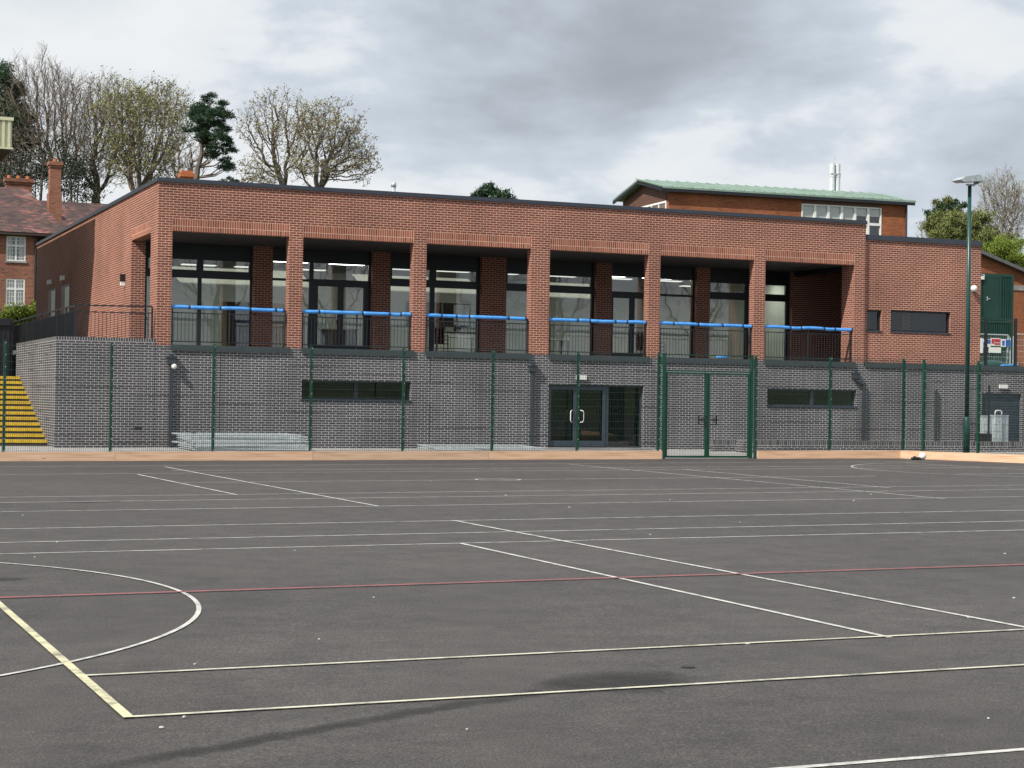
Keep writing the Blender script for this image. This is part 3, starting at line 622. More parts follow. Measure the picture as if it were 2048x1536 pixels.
# low planter wall in front of the right part
pw = thing('planter_wall', (17.9, -1.5, 0), 'low grey brick planter wall with soldier coping along the foot of the building', 'wall')
q = MB(); q.box(17.8, 36, -2.2, -1.9, -.1, .2, vo=VO); q.build('brickwork', M_grey, pw)
q = MB(); q.box(17.8, 36, -2.2, -1.9, .2, .36, vo=-.12); q.build('brick_on_edge_cap', M_gedge, pw)
pb = at(1490, 885, -3.6); q = MB(); q.box(pb.x-.22, pb.x+.22, -3.9, -3.4, -.05, .34); q.box(pb.x-.2, pb.x+.2, -3.88, -3.42, .34, .38)
one(q, 'brick_pier', M_grey, (pb.x, -3.6, -.05), 'short grey brick pier behind the gate leaf near the low wall', 'pier')

# ------------------------------------------------------------------ timber boards, fence and gate
def board(a, b, label):
    D = Vector((b[0]-a[0], b[1]-a[1], 0)); L = D.length; za, zb = gz(a[0], a[1])-.02, gz(b[0], b[1])-.02; q = MB(); H = Vector((0, 0, .25)); dz = zb-za
    P = [Vector((.004, 0, 0)), Vector((L-.004, 0, dz)), Vector((L-.004, .05, dz)), Vector((.004, .05, 0))]; T = [p+H for p in P]
    q.face(P[::-1]); q.face(T)
    for i in range(4): q.face([P[i], P[(i+1) % 4], T[(i+1) % 4], T[i]])
    o = q.build('timber_board', M_timber); o.location = (a[0], a[1], za); o.rotation_euler = (0, 0, math.atan2(D.y, D.x)); return tag(o, label, 'edging board', 'timber kickboards under the fence')
JX = [atg(x, 920).x for x in (-420, 221, 622, 985)]
gL, gR = atg(1321, 917.5), atg(1508, 917)
def fp(x): return (x, fy(x), 0)
labs = ['pale timber edging board leftmost below the fence by the yellow steps', 'knotty timber edging board in front of the large flat stack of panels', 'plain timber edging board below the long window left of the entrance', 'timber edging board ending at the left gate post']
ends = JX+[gL.x]
for k in range(4): board(fp(ends[k]), fp(ends[k+1]), labs[k])
cX = atg(1808, 917).x; board(fp(gR.x), fp(cX), 'timber edging board between the gate and the fence corner')
cr = Vector(fp(cX)); er = atg(2048, 926.5); dr_ = (er-cr); dr_.z = 0; dr_.normalize()
end = cr+dr_*9; board((cr.x, cr.y, 0), (end.x, end.y, 0), 'timber edging board turning towards the viewer behind the white ball')
FH = 2.96
fence = thing('mesh_fence', (7, fy(7)+.1, gz(7, -8.7)), 'tall green weldmesh court fence with bolted posts', 'fence')
def fpost(x, y, z0, h, w=.062, t_=None, mat=M_green):
    q = MB(); q.box(x-w/2, x+w/2, y-.04, y+.04, z0-.05, z0+h); o = q.build('post', mat, t_ or fence)
    n = 10; b0 = None
    for i in range(n):
        z = .25+(h-.3)*i/(n-1)
        if b0 is None: b = MB(); b.tube([(x+.01, y-.055, z0+z), (x+.01, y-.04, z0+z)], .013, 6); b0 = b.build('bolt', M_bolt, o); zf = z
        else: c = b0.copy(); COL.objects.link(c); c.location = (0, 0, z-zf)
    return o
def panel(a, b, za, zb, h, name='mesh_panel', t_=None, z_off=.03, pitch=.05):
    a, b = Vector(a), Vector(b); q = MB(); L = (b-a).length; n = max(1, int(L/pitch))
    for i in range(1, n):
        p = a+(b-a)*i/n; z = za+(zb-za)*i/n; q.tube([(p.x, p.y, z+z_off), (p.x, p.y, z+h)], .0046, 3, False)
    for k in range(int((h-z_off)/.2)+1):
        z = z_off+.015+k*.2
        for s in (-.006, .006): q.tube([(a.x, a.y+s, za+z), (b.x, b.y+s, zb+z)], .0042, 3, False)
    return q.build(name, M_wire, t_ or fence)
PX = [(-205, 905), (7, 902), (220.5, 902), (425.5, 901), (620, 901), (805, 900), (983.5, 900), (1154, 900), (1316, 900)]
def onfence(px, py):
    d = ray(px, py); # line Y=fy(X)+.12
    t = (-8.265-0.0445*CP.x-CP.y)/(d.y+0.0445*d.x); return CP+d*t
pts = [onfence(*p) for p in PX]
for p in pts: fpost(p.x, p.y, gz(p.x, p.y), FH)
for a, b in zip(pts, pts[1:]): panel((a.x, a.y-.045, 0), (b.x, b.y-.045, 0), gz(a.x, a.y), gz(b.x, b.y), FH-.02)
pr = [onfence(x, 900) for x in (1510, 1659, 1806)]
for p in pr: fpost(p.x, p.y, gz(p.x, p.y), FH-.02)
for a, b in zip(pr, pr[1:]): panel((a.x, a.y-.045, 0), (b.x, b.y-.045, 0), gz(a.x, a.y), gz(b.x, b.y), FH-.04)
base = pr[-1]
for pxx in (1848, 1957, 2105):
    cc = ray(pxx, 800); nn = Vector((cc.y, -cc.x, 0)); dist = (CP-base).dot(nn)/dr_.dot(nn)
    p = base+dr_*dist; fpost(p.x, p.y, gz(p.x, p.y), FH-.02-.045*dist)
panel((base.x+.04, base.y-.05, 0), (p.x+.04, p.y, 0), gz(base.x, base.y), gz(p.x, p.y), FH-.2)
# gate
ga, gb = onfence(1323, 900), onfence(1502, 900); gy = ga.y-.1
gate = thing('double_gate', ((ga.x+gb.x)/2, gy, gz(ga.x, gy)), 'green double leaf mesh gate with a latch and a mesh panel above it', 'gate')
z0 = gz(ga.x, gy); zg = z0+2.44
q = MB()
for p in (ga, gb): q = MB(); q.box(p.x-.036, p.x+.036, gy-.05, gy+.05, z0-.05, z0+FH); q.build('gate_post', M_green, gate)
q = MB(); q.bar((ga.x, gy, z0+FH-.03), (gb.x, gy, z0+FH-.03), .02, .02); q.bar((ga.x, gy, zg+.04), (gb.x, gy, zg+.04), .045, .045); q.build('overhead_frame', M_green, gate)
panel((ga.x+.05, gy, 0), (gb.x-.05, gy, 0), z0, z0, FH-.04, 'overhead_mesh', gate, 2.5, .1)
mx_ = (ga.x+gb.x)/2-.02
for s, (a, b) in enumerate(((ga.x+.05, mx_-.008), (mx_+.008, gb.x-.05))):
    q = MB(); w = .06
    q.box(a, a+w, gy-.03, gy+.03, z0+.04, zg); q.box(b-w, b, gy-.03, gy+.03, z0+.04, zg); q.box(a+w, b-w, gy-.03, gy+.03, zg-.06, zg); q.box(a+w, b-w, gy-.03, gy+.03, z0+.04, z0+.1)
    o = q.build('gate_leaf', M_green, gate); panel((a+w, gy, 0), (b-w, gy, 0), z0, z0, zg-z0-.06, 'leaf_mesh', o, .12)
    q = MB(); xx = mx_-.3 if s == 0 else mx_+.07
    q.box(xx, xx+.23, gy-.05, gy-.02, z0+1.2, z0+1.23); q.box(xx, xx+.23, gy-.05, gy-.02, z0+.97, z0+1.0); e = xx if s == 0 else xx+.2; q.box(e, e+.03, gy-.05, gy-.02, z0+1.0, z0+1.2); q.box(xx+.05, xx+.18, gy-.06, gy-.02, z0+1.07, z0+1.13)
    q.build('latch_guard', M_black, o)

# ------------------------------------------------------------------ lamp post
LX, LY = 21.5, -10.5; zb = gz(LX, LY)
lp = thing('lamp_post', (LX, LY, zb), 'tall dark green floodlight column with a single angled head at the right', 'lamp post')
q = MB(); q.tube([(LX, LY, zb), (LX, LY, 1.24), (LX, LY, 1.28)], [.098, .098, .07], 14); q.build('base_section', M_lamp, lp, smooth=True)
q = MB(); q.tube([(LX, LY, 1.24), (LX, LY, 8.02)], [.068, .055], 14); q.build('column', M_lamp, lp, smooth=True)
q = MB(); q.box(LX-.1, LX+.16, LY-.05, LY+.05, 8.0, 8.05); q.tube([(LX+.12, LY, 8.04), (LX+.3, LY, 8.1)], .03, 8); q.build('bracket', M_galv, lp)
hd = MB(); H0 = Vector((LX, LY, 8.2)); ca, sa = math.cos(R(-6)), math.sin(R(-6))
prof = [(-.50, -.03), (-.34, -.10), (.24, -.09), (.30, 0.0), (.22, .10), (-.30, .055)]
prof = [(x*ca+z*sa, -x*sa*0-x*math.sin(R(-5))+z*ca) for x, z in prof]
for s in (-.2, .2): pass
A = [(H0.x+x, H0.y-.22, H0.z+z) for x, z in prof]; B = [(H0.x+x, H0.y+.22, H0.z+z) for x, z in prof]
for i in range(len(A)): j = (i+1) % len(A); hd.face([A[i], A[j], B[j], B[i]])
hd.face(A[::-1]); hd.face(B); hd.build('lamp_head', M_galv, lp)
q = MB(); q.box(LX+.24, LX+.36, LY-.14, LY+.14, 8.1, 8.24); q.build('control_gear', M_galv, lp)

# ------------------------------------------------------------------ stacks of temporary fencing panels, ball, litter
def heras(name, loc, label, group, rot=0.0, L=3.45, W=2.0):
    o = MB(); r = .019
    o.tube([(0, 0, 0), (L, 0, 0), (L, W, 0), (0, W, 0), (0, 0, 0)], r, 6); o.tube([(0, W*.33, 0), (L, W*.33, 0)], r*.8, 6)
    for k in range(1, 14): o.tube([(L*k/14, 0, .004), (L*k/14, W, .004)], .0018, 3, False)
    for k in range(1, 6): o.tube([(0, W*k/6, .0), (L, W*k/6, .0)], .0018, 3, False)
    ob = o.build(name, M_galv); ob.location = loc; ob.rotation_euler = (0, 0, rot); return tag(ob, label, 'fence panel', group)
def pathz(x, y): return gz(x, fy(x))*(y/fy(x))
h0 = heras('fence_panel', (.62, -2.55, pathz(1, -2.5)+.03), 'galvanised mesh panel lying flat in the tall stack behind the fence', 'panels in the tall flat stack')
for k in range(1, 8):
    c = h0.copy(); COL.objects.link(c); c.location = (.62+rnd.uniform(-.16, .1)-.02*k, -2.55+rnd.uniform(-.08, .08)+.015*k, pathz(1, -2.5)+.03+.06*k); c.rotation_euler = (rnd.uniform(-.006, .006), rnd.uniform(-.004, .004), rnd.uniform(-.02, .02))
    if k == 7: c['label'] = 'topmost galvanised mesh panel of the tall flat stack'; 
h1 = heras('fence_panel', (8.35, -2.3, pathz(9, -2.3)+.03), 'galvanised mesh panel lying at the bottom of the low pair near the entrance', 'panels in the low flat pair', .06)
c = h1.copy(); COL.objects.link(c); c.location = (8.2, -2.2, pathz(9, -2.2)+.09); c.rotation_euler = (0.012, 0, -.03); c['label'] = 'upper galvanised mesh panel of the low pair lying left of the entrance'
q = MB(); q.tube([(.95, -.12, .62), (.9, -.3, .42), (1.1, -.6, .44)], .012, 5); q.sphere((.95, -.35, .42), .1, 8, 6, (1.6, 1, .6))
one(q, 'cable_coil', M_black, (.95, -.35, .36), 'small black cable coil at the back corner of the panel stack', 'cable')
bp = atg(1845, 919.5); q = MB(); q.sphere((bp.x, bp.y, gz(bp.x, bp.y)+.105), .105, 20, 14)
one(q, 'netball', M_white, (bp.x, bp.y, gz(bp.x, bp.y)), 'off white ball resting against the timber board in the right corner', 'ball', smooth=True)
kp = atg(1828, 919.5); q = MB(); z = gz(kp.x, kp.y)
for dx, dz, s in ((-.1, .05, .06), (-.02, .06, .06), (.06, .05, .055), (.12, .04, .045), (-.05, .1, .04)): q.sphere((kp.x+dx, kp.y-.1, z+dz*.8), s, 9, 7, (1.2, 1, .8))
one(q, 'crumpled_cloth', M_black, (kp.x, kp.y-.1, z), 'crumpled black cloth lying left of the white ball', 'cloth', smooth=True)
for i, (x, y, s) in enumerate([(324, 1457, .034), (369, 1436, .028), (934, 1461, .026), (1977, 1439, .03), (390, 1330, .03), (638, 1280, .025), (115, 1085, .045), (748, 1196, .022), (590, 1102, .03), (1139, 1015, .05), (1340, 1000, .04), (1708, 1002, .05), (1742, 989, .05), (1937, 1236, .03), (2028, 1197, .04), (1300, 1070, .035), (1496, 1289, .04), (70, 1115, .03), (45, 1031, .04), (1012, 991, .05), (1480, 1045, .03), (2010, 1108, .035), (862, 963, .04), (1711, 916, .06)]):
    p = atg(x, y); q = MB(); n = 7; z = gz(p.x, p.y); rr = [s*rnd.uniform(.22, .5) for _ in range(n)]
    bot = [(p.x+rr[k]*math.cos(6.28*k/n), p.y+rr[k]*math.sin(6.28*k/n), z+.004) for k in range(n)]; top = [(a*.8+p.x*.2, b*.8+p.y*.2, z+.011) for a, b, c_ in bot]
    for k in range(n): q.face([bot[k], bot[(k+1) % n], top[(k+1) % n], top[k]])
    q.face(top); one(q, 'litter_speck', M_inceil, (p.x, p.y, z), 'small white speck of litter on the dark asphalt', 'litter', 'white specks scattered over the court')
p = atg(1376, 1335); q = MB(); q.tube([(p.x, p.y, gz(p.x, p.y)-.02), (p.x, p.y, gz(p.x, p.y)+.007)], .042, 18)
one(q, 'socket_cover', M_black, (p.x, p.y, gz(p.x, p.y)), 'small round black socket cover in the foreground asphalt', 'ground socket')

# metal cabinets by the louvred door
def cabinet(x0, x1, z0, z1, y, label, handle):
    t = thing('metal_cabinet', ((x0+x1)/2, y, z0), label, 'cabinet', 'galvanised cabinets by the louvred door')
    q = MB(); q.box(x0, x1, y, y+.4, z0, z1); q.box(x0-.015, x1+.015, y-.015, y+.415, z1, z1+.03); q.build('body', M_galv, t)
    q = MB(); q.box(x0+.05, x1-.05, y-.012, y, z0+.06, z1-.06); q.build('door', M_galv, t)
    if handle: q = MB(); c = (x0+x1)/2; q.tube([(c-.14, y+.2, z1+.03), (c-.14, y+.2, z1+.15), (c-.09, y+.2, z1+.19), (c+.09, y+.2, z1+.19), (c+.14, y+.2, z1+.15), (c+.14, y+.2, z1+.03)], .022, 8); q.build('handle', M_white, t, smooth=True)
a, b = at(1990, 886, -1.2), at(2017, 832, -1.2); cabinet(a.x, b.x, 0.1, b.z, -1.2, 'larger galvanised cabinet with a white carrying handle on top', True)
a, b = at(1969, 867, -1.0), at(1984, 833, -1.0); cabinet(a.x, b.x, a.z, b.z, -1.0, 'smaller galvanised cabinet without handle left of the larger one', False)
q = MB(); q.box(a.x-.1, b.x+.1, -1.02, -.6, .02, a.z-.002); one(q, 'black_crate', M_black, (a.x, -1, .02), 'black crate under the smaller galvanised cabinet', 'crate')
p = at(1988, 880, -1.9); q = MB(); q.bar((p.x, -1.6, .1), (p.x, -1.6, at(1988, 770, -1.9).z), .05, .05); q.box(p.x-.06, p.x+.06, -1.66, -1.54, 0, .1)
one(q, 'slim_post', M_rail, (p.x, -1.6, 0), 'slim dark post standing in front of the galvanised cabinets', 'post')

# ------------------------------------------------------------------ furniture inside the hall
def table(x0, x1, y, label):
    t = thing('table', ((x0+x1)/2, y, ZT+.03), label, 'table', 'tables inside the balcony hall'); q = MB(); q.box(x0, x1, y, y+.7, 3.78, 3.83); q.build('tabletop', M_white, t)
    q = MB()
    for x in (x0+.06, x1-.06):
        for yy in (y+.06, y+.64): q.bar((x, yy, ZT+.03), (x, yy, 3.78), .04, .04)
    q.build('legs', M_black, t)
table(11.3, 13.0, 6.6, 'pale table seen through the third balcony bay'); table(15.2, 16.4, 6.2, 'pale table seen through the fourth balcony bay')
def shelf(x0, x1, y):
    t = thing('shelf_unit', ((x0+x1)/2, y, ZT+.03), 'low white shelf unit with a dark top inside the third bay', 'shelf'); q = MB(); q.box(x0, x1, y, y+.5, ZT+.3, 4.0); q.build('carcass', M_inwall, t); q = MB(); q.box(x0-.03, x1+.03, y-.03, y+.53, 4.0, 4.06); q.build('top', M_black, t)
shelf(12.0, 14.2, 8.6)
for x, lab in ((12.35, 'left'), (12.95, 'right')):
    q = MB(); q.sphere((x, 8.8, 4.2), .16, 12, 8, (1, .4, .95)); q.bar((x, 8.8, 4.3), (x, 8.8, 4.75), .04, .03); q.box(x-.06, x+.06, 8.78, 8.82, 4.06, 4.1)
    one(q, 'stringed_instrument', M_black, (x, 8.8, 4.06), 'dark round bodied long necked instrument, %s of the pair on the shelf' % lab, 'instrument', 'pair of instruments on the shelf', smooth=False)
t = thing('whiteboard', (13.6, 10.9, 4.5), 'whiteboard with a black frame on the hall back wall', 'whiteboard'); q = MB(); q.box(13.2, 14.3, 10.9, 10.96, 4.35, 5.25); q.build('frame', M_black, t); q = MB(); q.box(13.6, 14.24, 10.885, 10.9, 4.41, 5.19); q.build('board', M_white, t)
t = thing('noticeboard', (12, 10.9, 4.5), 'dark noticeboard left of the whiteboard on the hall back wall', 'noticeboard'); q = MB(); q.box(11.7, 13.1, 10.9, 10.96, 4.35, 5.25); q.build('board', M_fascia, t)
t = thing('interior_door', (5.3, 10.9, ZT), 'dark interior door with a pale wooden jamb in the hall back wall', 'door'); q = MB(); q.box(4.75, 6.1, 10.88, 10.95, ZT+.03, 5.0); q.build('leaf', M_panel, t); q = MB(); q.box(6.1, 6.95, 10.9, 10.96, ZT+.03, 5.0); q.box(4.6, 4.75, 10.9, 10.96, ZT+.03, 5.0); q.build('jamb', M_wood, t)
t = thing('piano', (7.6, 9.5, ZT), 'dark upright cabinet standing inside the second bay', 'cabinet'); q = MB(); q.box(8.0, 9.2, 9.4, 9.9, ZT+.03, 4.0); q.box(7.95, 9.25, 9.3, 9.95, 4.0, 4.05); q.build('body', M_carpet, t)
def chairstack(x, y, label):
    t = thing('stacked_chairs', (x, y, ZT+.03), label, 'chairs', 'chairs inside the balcony hall')
    for k in range(3):
        q = MB(); z = ZT+.45+.14*k; q.box(x-.22, x+.22, y-.22, y+.22, z, z+.03); q.box(x-.22, x+.22, y+.2, y+.23, z+.03, z+.42)
        for sx in (-.2, .2):
            for sy in (-.2, .2): q.bar((x+sx, y+sy, ZT+.03+.14*k), (x+sx, y+sy, z), .025, .025)
        q.build('chair', M_black, t)
for x, y, l in ((15.6, 7.2, 'black chairs stacked in the middle of the fourth bay'), (19.5, 6.4, 'black chairs stacked behind the fifth bay side light'), (20.2, 6.6, 'black chairs stacked nearest the brick pier of the fifth bay'), (11.2, 5.8, 'black chairs stacked behind the third bay glass')): chairstack(x, y, l)

# ------------------------------------------------------------------ cream clad upper storey at far left (its edge throws the slanting shadow on the side wall)
cb = thing('cream_building', (-8, 10, 0), 'corner of a cream corrugated clad building overhanging at the left edge', 'building')
q = MB(); q.box(-14, -3.07, 10.06, 30, 9.95, 10.98); q.box(-14, -7.5, 14, 30, 2, 9.95)
for k in range(58):
    x = -3.13-k*.19; q.box(x-.09, x, 10.0, 10.06, 10.0, 10.92)
q.build('cladding', M_cream, cb)
q = MB(); q.box(-14.05, -3.03, 9.97, 30, 10.92, 11.03); q.box(-14.05, -3.03, 9.97, 30, 9.93, 9.99); q.build('trim', M_cream, cb)
q = MB(); q.box(-14, -3.1, 10.1, 30, 9.86, 9.928); q.build('soffit', M_fascia, cb)

# ------------------------------------------------------------------ old house with tiled roof
HY = 50.0
hs = thing('old_house', (-1, HY, 5.0), 'old red brick house with hipped clay tile roof and tall chimneys at left', 'house')
EZ = 10.6
HW = [(at(14, 0, HY).x, at(50, 0, HY).x)]
def hwin(px0, px1, pyt, pyb): a, b = at(px0, pyt, HY), at(px1, pyb, HY); return (a.x, b.x, b.z, a.z)
W1, W2 = hwin(13, 51, 472, 523), hwin(12, 49, 557, 612)
hx1 = at(73, 500, HY).x
mb = MB(); wall(mb, -9, hx1, 3.0, EZ, HY, HY+.3, [W1, W2]); mb.box(hx1-.3, hx1, HY+.3, HY+4, 3, EZ); mb.box(hx1, 12, HY+4, HY+4.3, 3, EZ)
mb.build('wall', M_old, hs)
q = MB(); q.box(-9, hx1, HY+1.5, HY+1.6, 3, EZ); q.build('interior_wall', M_black, hs)
for (a, b, c, d) in (W1, W2):
    f = MB(); w = .07; y = HY+.02
    f.box(a, b, y, y+.1, c, c+w); f.box(a, b, y, y+.1, d-w, d); f.box(a, a+w, y, y+.1, c+w, d-w); f.box(b-w, b, y, y+.1, c+w, d-w); mx = (a+b)/2; f.box(mx-.05, mx+.05, y, y+.1, c+w, d-w)
    zz = c+(d-c)*.62; f.box(a+w, b-w, y-.003, y+.1, zz-.045, zz+.045)
    for k in (1, 2, 3):
        for u0, u1 in ((a+w, mx-.05), (mx+.05, b-w)):
            if k < 3: u = u0+(u1-u0)*k/3; f.box(u-.012, u+.012, y+.02, y+.06, c+w, d-w)
    for k in range(1, 6): z = c+(d-c)*k/6; f.box(a+w, b-w, y+.02, y+.058, z-.012, z+.012)
    o = f.build('window', M_white, hs); g = MB(); g.face([(a+w, y+.07, c+w), (b-w, y+.07, c+w), (b-w, y+.07, d-w), (a+w, y+.07, d-w)]); g.build('pane', M_glassw, o)
    s_ = MB(); s_.box(a-.08, b+.08, HY-.06, HY+.02, c-.1, c); s_.build('sill', M_conc, o)
    cu = MB()
    for u0, u1 in ((a+.05, a+.32), (b-.32, b-.05)): cu.box(u0, u1, y+.2, y+.22, c, d)
    if c < 8: cu.box(a+.3, b-.3, y+.2, y+.22, c, d)
    cu.build('curtain', M_white, o)
q = MB()
r1 = at(58, 381, HY+3.2); r2 = at(250, 386, HY+7)
eL, eR = Vector((-9, HY-.45, EZ-.05)), Vector((hx1+1.75, HY-.45, EZ-.05)); rl_, rr_ = Vector((-9, HY+4, r1.z+.2)), Vector((r1.x, HY+4, r1.z+.2))
def roofuv(pts, o, du, dv): return [((Vector(p)-o).dot(du), (Vector(p)-o).dot(dv)) for p in pts]
def rf(pts):
    n = (Vector(pts[1])-Vector(pts[0])).cross(Vector(pts[-1])-Vector(pts[0])).normalized(); du = Vector((0, 0, 1)).cross(n).normalized(); dv = n.cross(du)
    q.face(pts, roofuv(pts, Vector(pts[0]), du, dv))
rf([eL, eR, rr_, rl_]); rf([eR, Vector((hx1+1.75, HY+9, EZ-.05)), rr_])
rb = r1.z-.05
rf([Vector((hx1+.2, HY+3.5, EZ-.05)), Vector((13, HY+3.5, EZ-.05)), Vector((12.5, HY+7.8, rb)), Vector((rr_.x, HY+7.8, rb))])
rf([Vector((hx1+.2, HY+12, EZ-.05)), Vector((rr_.x, HY+7.8, rb)), Vector((12.5, HY+7.8, rb)), Vector((13, HY+12, EZ-.05))])
q.face([eL, rl_, (-9, HY+9, EZ)]); q.build('roof', M_tile, hs)
q = MB(); q.box(-9, hx1+1.7, HY-.42, HY-.001, EZ-.2, EZ-.07); q.build('gutter', M_fascia, hs)
q = MB(); q.tube([(hx1-.05, HY-.1, EZ-.1), (hx1-.05, HY-.1, 6)], .06, 8); q.build('drainpipe', M_black, hs)
def chimney(px0, px1, pyt, pyb, Y, dpt, parent=hs, pots=1):
    a, b = at(px0, pyt, Y), at(px1, pyb, Y); q = MB(); w = b.x-a.x; h = a.z-b.z
    q.box(a.x+.06, b.x-.06, Y+.06, Y+dpt-.06, b.z-2.2, a.z-.42); q.box(a.x, b.x, Y, Y+dpt, b.z-2.2, b.z+h*.12)
    q.box(a.x+.02, b.x-.02, Y+.02, Y+dpt-.02, a.z-.42, a.z-.27); q.box(a.x-.04, b.x+.04, Y-.04, Y+dpt+.04, a.z-.27, a.z-.06)
    o = q.build('chimney', M_old, parent); q = MB()
    for k in range(pots): x = a.x+w*(k+.5)/pots; q.tube([(x, Y+dpt/2, a.z-.06), (x, Y+dpt/2, a.z+.14)], [.13, .11], 10)
    q.build('chimney_pot', M_redfl, o); return o
chimney(99, 124, 320, 395, HY+2.6, .8); chimney(11, 66, 353, 400, HY+5, .9, pots=3)
a, b = at(361, 340, HY+8), at(389, 365, HY+8); q = MB(); q.box(a.x+.1, b.x-.1, HY+8, HY+8.6, 8, a.z-.4); q.box(a.x, b.x, HY+7.9, HY+8.7, a.z-.4, a.z-.15); q.box(a.x+.1, b.x-.1, HY+8, HY+8.6, a.z-.15, a.z); q.build('chimney', M_redfl, hs)

# ------------------------------------------------------------------ brick block with green copper roof
rb_ = thing('copper_roof_block', (40, 30, 3), 'orange brick teaching block with pale green copper roof behind the right end', 'building')
ez = 12.77; cL = Vector((32.99, 30.3, 0)); ang = -.0602; ux = Vector((math.cos(ang), math.sin(ang), 0)); uy = Vector((-math.sin(ang), math.cos(ang), 0))
def L(u, v, z): p = cL+ux*u+uy*v; return Vector((p.x, p.y, z))
def lbox(mb, u0, u1, v0, v1, z0, z1):
    P = [L(u0,v0,z0),L(u1,v0,z0),L(u1,v1,z0),L(u0,v1,z0),L(u0,v0,z1),L(u1,v0,z1),L(u1,v1,z1),L(u0,v1,z1)]; U = [(u0,v0),(u1,v0),(u1,v1),(u0,v1)]*2; Z = [z0]*4+[z1]*4
    for kk, qd in (('u',(0,1,5,4)),('v',(1,2,6,5)),('u',(2,3,7,6)),('v',(3,0,4,7)),('z',(3,2,1,0)),('z',(4,5,6,7))):
        mb.face([P[i] for i in qd], [((U[i][0] if kk == 'u' else U[i][1]), Z[i]) for i in qd])
LEN, DEP = 14.3, 6.4
def uof(px, py): d = ray(px, py); t = ((cL-CP).dot(uy))/d.dot(uy); p = CP+d*t; return (p-cL).dot(ux), p.z
wu0, wz1 = uof(1603, 407); wu1, wz0 = uof(1762, 470); 
mb = MB(); lbox(mb, 0, wu0, 0, DEP, 3, ez); lbox(mb, wu1, LEN, 0, DEP, 3, ez); lbox(mb, wu0, wu1, .3, DEP, 3, wz0-3); lbox(mb, wu0, wu1, 0, .3, 3, wz0-2.2)
rz = at(1290, 363, 33.5).z; mb.face([L(-.002, 0, ez), L(-.002, DEP, ez), L(-.002, DEP/2, rz-.1)])
mb.build('wall', M_orange, rb_)
q = MB(); lbox(q, wu0, wu1, -.02, .2, wz1, ez-.02); q.build('timber_band', M_board, rb_)
def rwin(u0, u1, z0, z1, n, v=0, mat=M_white):
    f = MB(); w = .07; lbox(f, u0, u1, v-.03, v+.1, z0, z0+w); lbox(f, u0, u1, v-.03, v+.1, z1-w, z1)
    for k in range(n+1): u = u0+(u1-u0)*k/n; lbox(f, max(u0, u-w), min(u1, u+w), v-.033, v+.1, z0+w, z1-w)
    zm = uof(1750, 448)[1]-.1
    lbox(f, u0+w, u1-w, v-.028, v+.1, zm, zm+.14)
    o = f.build('window', M_white, rb_)
    for k in range(n):
        a, b = u0+(u1-u0)*k/n+w, u0+(u1-u0)*(k+1)/n-w; g = MB(); g.face([L(a, v+.05, z0+w), L(b, v+.05, z0+w), L(b, v+.05, z1-w), L(a, v+.05, z1-w)]); g.build('pane', M_glassw, o)
        g = MB(); lbox(g, a, b, v+.07, v+.08, (zm+z1)/2 if k > n-3 else zm+.14, z1-w); g.build('blind', M_white, o)
rwin(wu0, wu1, wz0-2.1, wz1, 6)
q = MB(); lbox(q, wu0, wu1, .3, .32, wz0-2.2, ez); q.build('interior_wall', M_soff, rb_)
# gable side: boarded gable and a window strip
q = MB(); q.face([L(-.03, .35, ez-.55), L(-.03, DEP-.35, ez-.55), L(-.03, DEP-.35, ez-.02), L(-.03, DEP/2, rz-.16), L(-.03, .35, ez-.02)][::-1])
for k in range(6): q.face([L(-.045, .4+.0, ez-.5+k*.13), L(-.045, DEP-.4, ez-.5+k*.13), L(-.045, DEP-.4, ez-.48+k*.13), L(-.045, .4, ez-.48+k*.13)][::-1]) if k < 4 else None
q.build('gable_boarding', M_board, rb_)
f = MB(); zt_, zb_ = ez-.55, ez-2.4
for k in range(7): v = .4+(DEP-.8)*k/6; lbox(f, -.06, -.01, v-.05, v+.05, zb_, zt_)
lbox(f, -.058, -.012, .35, DEP-.35, zt_-.1, zt_); lbox(f, -.055, -.014, .35, DEP-.35, zb_+1.0, zb_+1.1); o = f.build('window', M_white, rb_)
g = MB(); g.face([L(-.02, .4, zb_), L(-.02, DEP-.4, zb_), L(-.02, DEP-.4, zt_), L(-.02, .4, zt_)][::-1]); g.build('pane', M_glassw, o)
q = MB(); ov = .32
for (v0, z0_, v1, z1_) in ((-ov, ez+.02, DEP/2, rz), (DEP+ov, ez+.02, DEP/2, rz)):
    P = [L(-.5, v0, z0_), L(LEN+.4, v0, z0_), L(LEN+.4, v1, z1_), L(-.5, v1, z1_)]; T = [p+Vector((0, 0, .1)) for p in P]
    if v0 > 0: P, T = P[::-1], T[::-1]
    q.face(T); q.face(P[::-1])
    for i in range(4): q.face([P[i], P[(i+1) % 4], T[(i+1) % 4], T[i]])
for k in range(25):
    u = -.6+k*.6; q.bar(L(u, -ov, ez+.14), L(u, DEP/2, rz+.12), .05, .05)
q.build('roof', M_copper, rb_)
q = MB(); lbox(q, -.66, LEN+.36, -ov+.02, -ov+.1, ez-.14, ez+.02); q.bar(L(-.45, -ov, ez-.06), L(-.45, DEP/2, rz-.08), .08, .15); q.bar(L(-.45, DEP+ov, ez-.06), L(-.45, DEP/2, rz-.08), .08, .15); q.build('fascia_board', M_panel, rb_)
q = MB(); q.tube([L(LEN-.04, -.08, ez-.1), L(LEN-.04, -.08, 4)], .05, 8); q.build('drainpipe', M_pipe, rb_)
fl = thing('twin_flue', (45.6, 34, 12), 'pair of shiny steel flues rising behind the copper roof', 'flue')
for x, h in ((45.35, 15.35), (45.70, 15.35)):
    q = MB(); q.tube([(x, 34.0, 12), (x, 34.0, h)], .165, 12); q.tube([(x, 34, h-.75), (x, 34, h-.65)], .185, 12); q.build('pipe', M_flue, fl)
